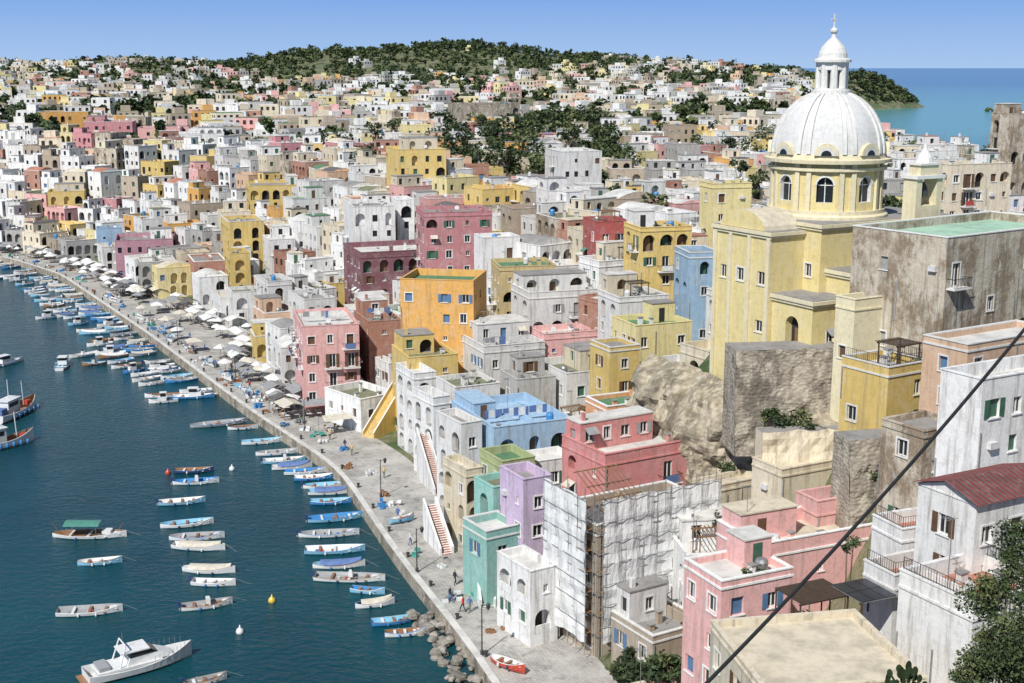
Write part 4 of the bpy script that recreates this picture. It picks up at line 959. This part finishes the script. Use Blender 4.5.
def person(x,y,z,yaw,shirt,trou,hair=(.05,.03,.02),stride=.2,h=1.72):
    me=bpy.data.meshes.new('person');s=h/1.72
    V=[(0,0,.95),(0,0,1.15),(0,0,1.4),(0,.01,1.52),(0,.02,1.62),(0,.02,1.72),
       (.18,0,1.40),(.24,.04+stride*.5,1.13),(.23,.12+stride*.8,.90),(-.18,0,1.40),(-.24,-.02-stride*.5,1.13),(-.23,.05-stride*.7,.90),
       (.10,0,.90),(.11,-stride*.5+.06,.50),(.11,-stride*1.3,.09),(.11,-stride*1.3+.18,.04),(-.10,0,.90),(-.11,stride*.8+.05,.50),(-.11,stride*1.2,.08),(-.11,stride*1.2+.2,.04)]
    E=[(0,1),(1,2),(2,3),(3,4),(4,5),(2,6),(6,7),(7,8),(2,9),(9,10),(10,11),(0,12),(12,13),(13,14),(14,15),(0,16),(16,17),(17,18),(18,19)]
    rr=[.14,.13,.15,.06,.10,.07,.065,.05,.035,.065,.05,.035,.09,.065,.045,.04,.09,.065,.045,.04]
    me.from_pydata([(a*s,c*s,d*s) for a,c,d in V],E,[]);o=bpy.data.objects.new('person',me);sc.collection.objects.link(o)
    md=o.modifiers.new('s','SKIN')
    for i,q in enumerate(me.skin_vertices[0].data): q.radius=(rr[i]*s,rr[i]*s*.85)
    me.skin_vertices[0].data[0].use_root=True
    o.modifiers.new('u','SUBSURF').levels=1; o.modifiers['u'].render_levels=1
    m=bpy.data.materials.new('clothes');m.use_nodes=True;nt=m.node_tree;tc=N(nt,'ShaderNodeTexCoord');sp=N(nt,'ShaderNodeSeparateXYZ');cr=N(nt,'ShaderNodeValToRGB');dv=N(nt,'ShaderNodeMath',operation='DIVIDE');dv.inputs[1].default_value=h*1.03
    nt.links.new(tc.outputs['Object'],sp.inputs[0]);nt.links.new(sp.outputs[2],dv.inputs[0]);nt.links.new(dv.outputs[0],cr.inputs[0]);cr.color_ramp.interpolation='CONSTANT'
    el=cr.color_ramp.elements;el[0].position=0;el[0].color=(.03,.03,.03,1);el[1].position=.06;el[1].color=(*trou,1)
    for p,c in((.54,shirt),(.85,(.5,.3,.22)),(.935,hair)): e=el.new(p);e.color=(*c,1)
    nt.links.new(cr.outputs[0],nt.nodes['Principled BSDF'].inputs['Base Color']);nt.nodes['Principled BSDF'].inputs['Roughness'].default_value=.9
    me.materials.append(m);o.location=(x,y,z);o.rotation_euler=(0,0,yaw)
CL=[(.03,.03,.05),(.5,.05,.05),(.6,.6,.6),(.08,.15,.35),(.15,.2,.12),(.55,.4,.2)]
for u,v in((463,612),(470,612),(450,602),(455,585),(398,520),(384,478),(352,455),(345,450),(300,425),(262,402),(250,390),(215,368),(205,352),(190,340),(232,372),(330,440),(240,380),(180,330),(165,322),(410,545),(270,398),(150,318),(140,308)):
    x,y=level(u,v,1.46);person(x,y,1.46,rg.uniform(0,6.28),rg.choice(CL),rg.choice(CL[:1]+CL[3:5]),stride=rg.uniform(.02,.25))
o,z=occ_of(884,89)
for dx,dy in((1.2,-.6),(2.0,.6)): person(o[0]+dx,o[1]+dy,z-.9,rg.uniform(0,6),(.03,.03,.04),(.05,.05,.08),stride=.1)
b=B()
for _ in range(130):
    y=rg.uniform(96,122);x=interp(QL,y)-rg.uniform(.2,3.2);r=rg.uniform(.3,.75);z=rg.uniform(-.2,.7)
    n0=len(b.v);b.lathe(0,0,[(r*.3,-r*.7),(r*rg.uniform(.8,1),-r*.2),(r*rg.uniform(.7,1),r*.3),(r*.35,r*.6)],6,'rock',rg.random())
    for q in range(n0,len(b.v)):
        X,Yv,Z=b.v[q];b.v[q]=(x+X*rg.uniform(.8,1.2),y+Yv*rg.uniform(.8,1.2),z+Z)
b.done('riprap_rocks')
b=B();p0=Vector((xat(1060,285,27),27,zat(285,27)));p1=Vector((xat(690,700,20),20,zat(700,20)));pr=p0
for k in range(1,25):
    t=k/24;p=p0.lerp(p1,t);p.z-=.42*4*t*(1-t)*.6;b.tube(pr,p,.035,'cable_rubber',8);pr=p
b.done('overhead_cable')
b=B()
for k in range(26):
    a=rg.uniform(-1,1);cx,cz=a*.9,rg.uniform(0,1.3);r=rg.uniform(.16,.26);t=rg.uniform(-.8,.8);cy=rg.uniform(-.4,.4)
    for d in(-.03,.03):
        b.poly([(cx+r*.7*math.cos(q)*math.cos(t),cy+d+r*.7*math.cos(q)*math.sin(t),cz+r*math.sin(q)) for q in [6.283*i/12 for i in range(12)]],'leaf_dark')
    b.tube((cx*.6,cy,cz-.5),(cx,cy,cz),.05,'leaf_dark',5)
x=xat(908,690,52);b.done('prickly_pear_cactus',(x,52,zat(695,52)))
# ---------------- light, camera
w=bpy.data.worlds.new('World');sc.world=w;w.use_nodes=True;nt=w.node_tree
sky=nt.nodes.new('ShaderNodeTexSky');sky.sky_type='NISHITA';sky.sun_disc=False;sky.sun_elevation=r_(46);sky.sun_rotation=r_(209);sky.air_density=1.0;sky.dust_density=.3
tc=N(nt,'ShaderNodeTexCoord');sp=N(nt,'ShaderNodeSeparateXYZ');nt.links.new(tc.outputs['Generated'],sp.inputs[0])
hz=mixc(nt,ramp(nt,sp.outputs[2],-.005,.06),(5.3,7.6,11.0),(2.5,4.9,10.2))
cc=mixc(nt,ramp(nt,sp.outputs[2],.06,.4),hz,sky.outputs[0])
nt.links.new(cc,nt.nodes['Background'].inputs[0]);nt.nodes['Background'].inputs[1].default_value=.078
s=bpy.data.lights.new('sun','SUN');s.energy=5.0;s.angle=r_(.5);s.color=(1,.965,.9);so=bpy.data.objects.new('sun',s);sc.collection.objects.link(so)
el=r_(46);az=r_(209);d=Vector((math.sin(az)*math.cos(el),math.cos(az)*math.cos(el),math.sin(el)));so.rotation_euler=d.to_track_quat('Z','Y').to_euler()
cam=bpy.data.cameras.new('camera');cam.lens=45;cam.sensor_width=36;cam.clip_start=.5;cam.clip_end=90000
co=bpy.data.objects.new('camera',cam);sc.collection.objects.link(co);co.location=(0,0,H);co.rotation_euler=(math.pi/2-PT,0,0);sc.camera=co
sc.view_settings.view_transform='Standard';sc.view_settings.look='None';sc.view_settings.exposure=0
print('houses',nb,'far',cnt)
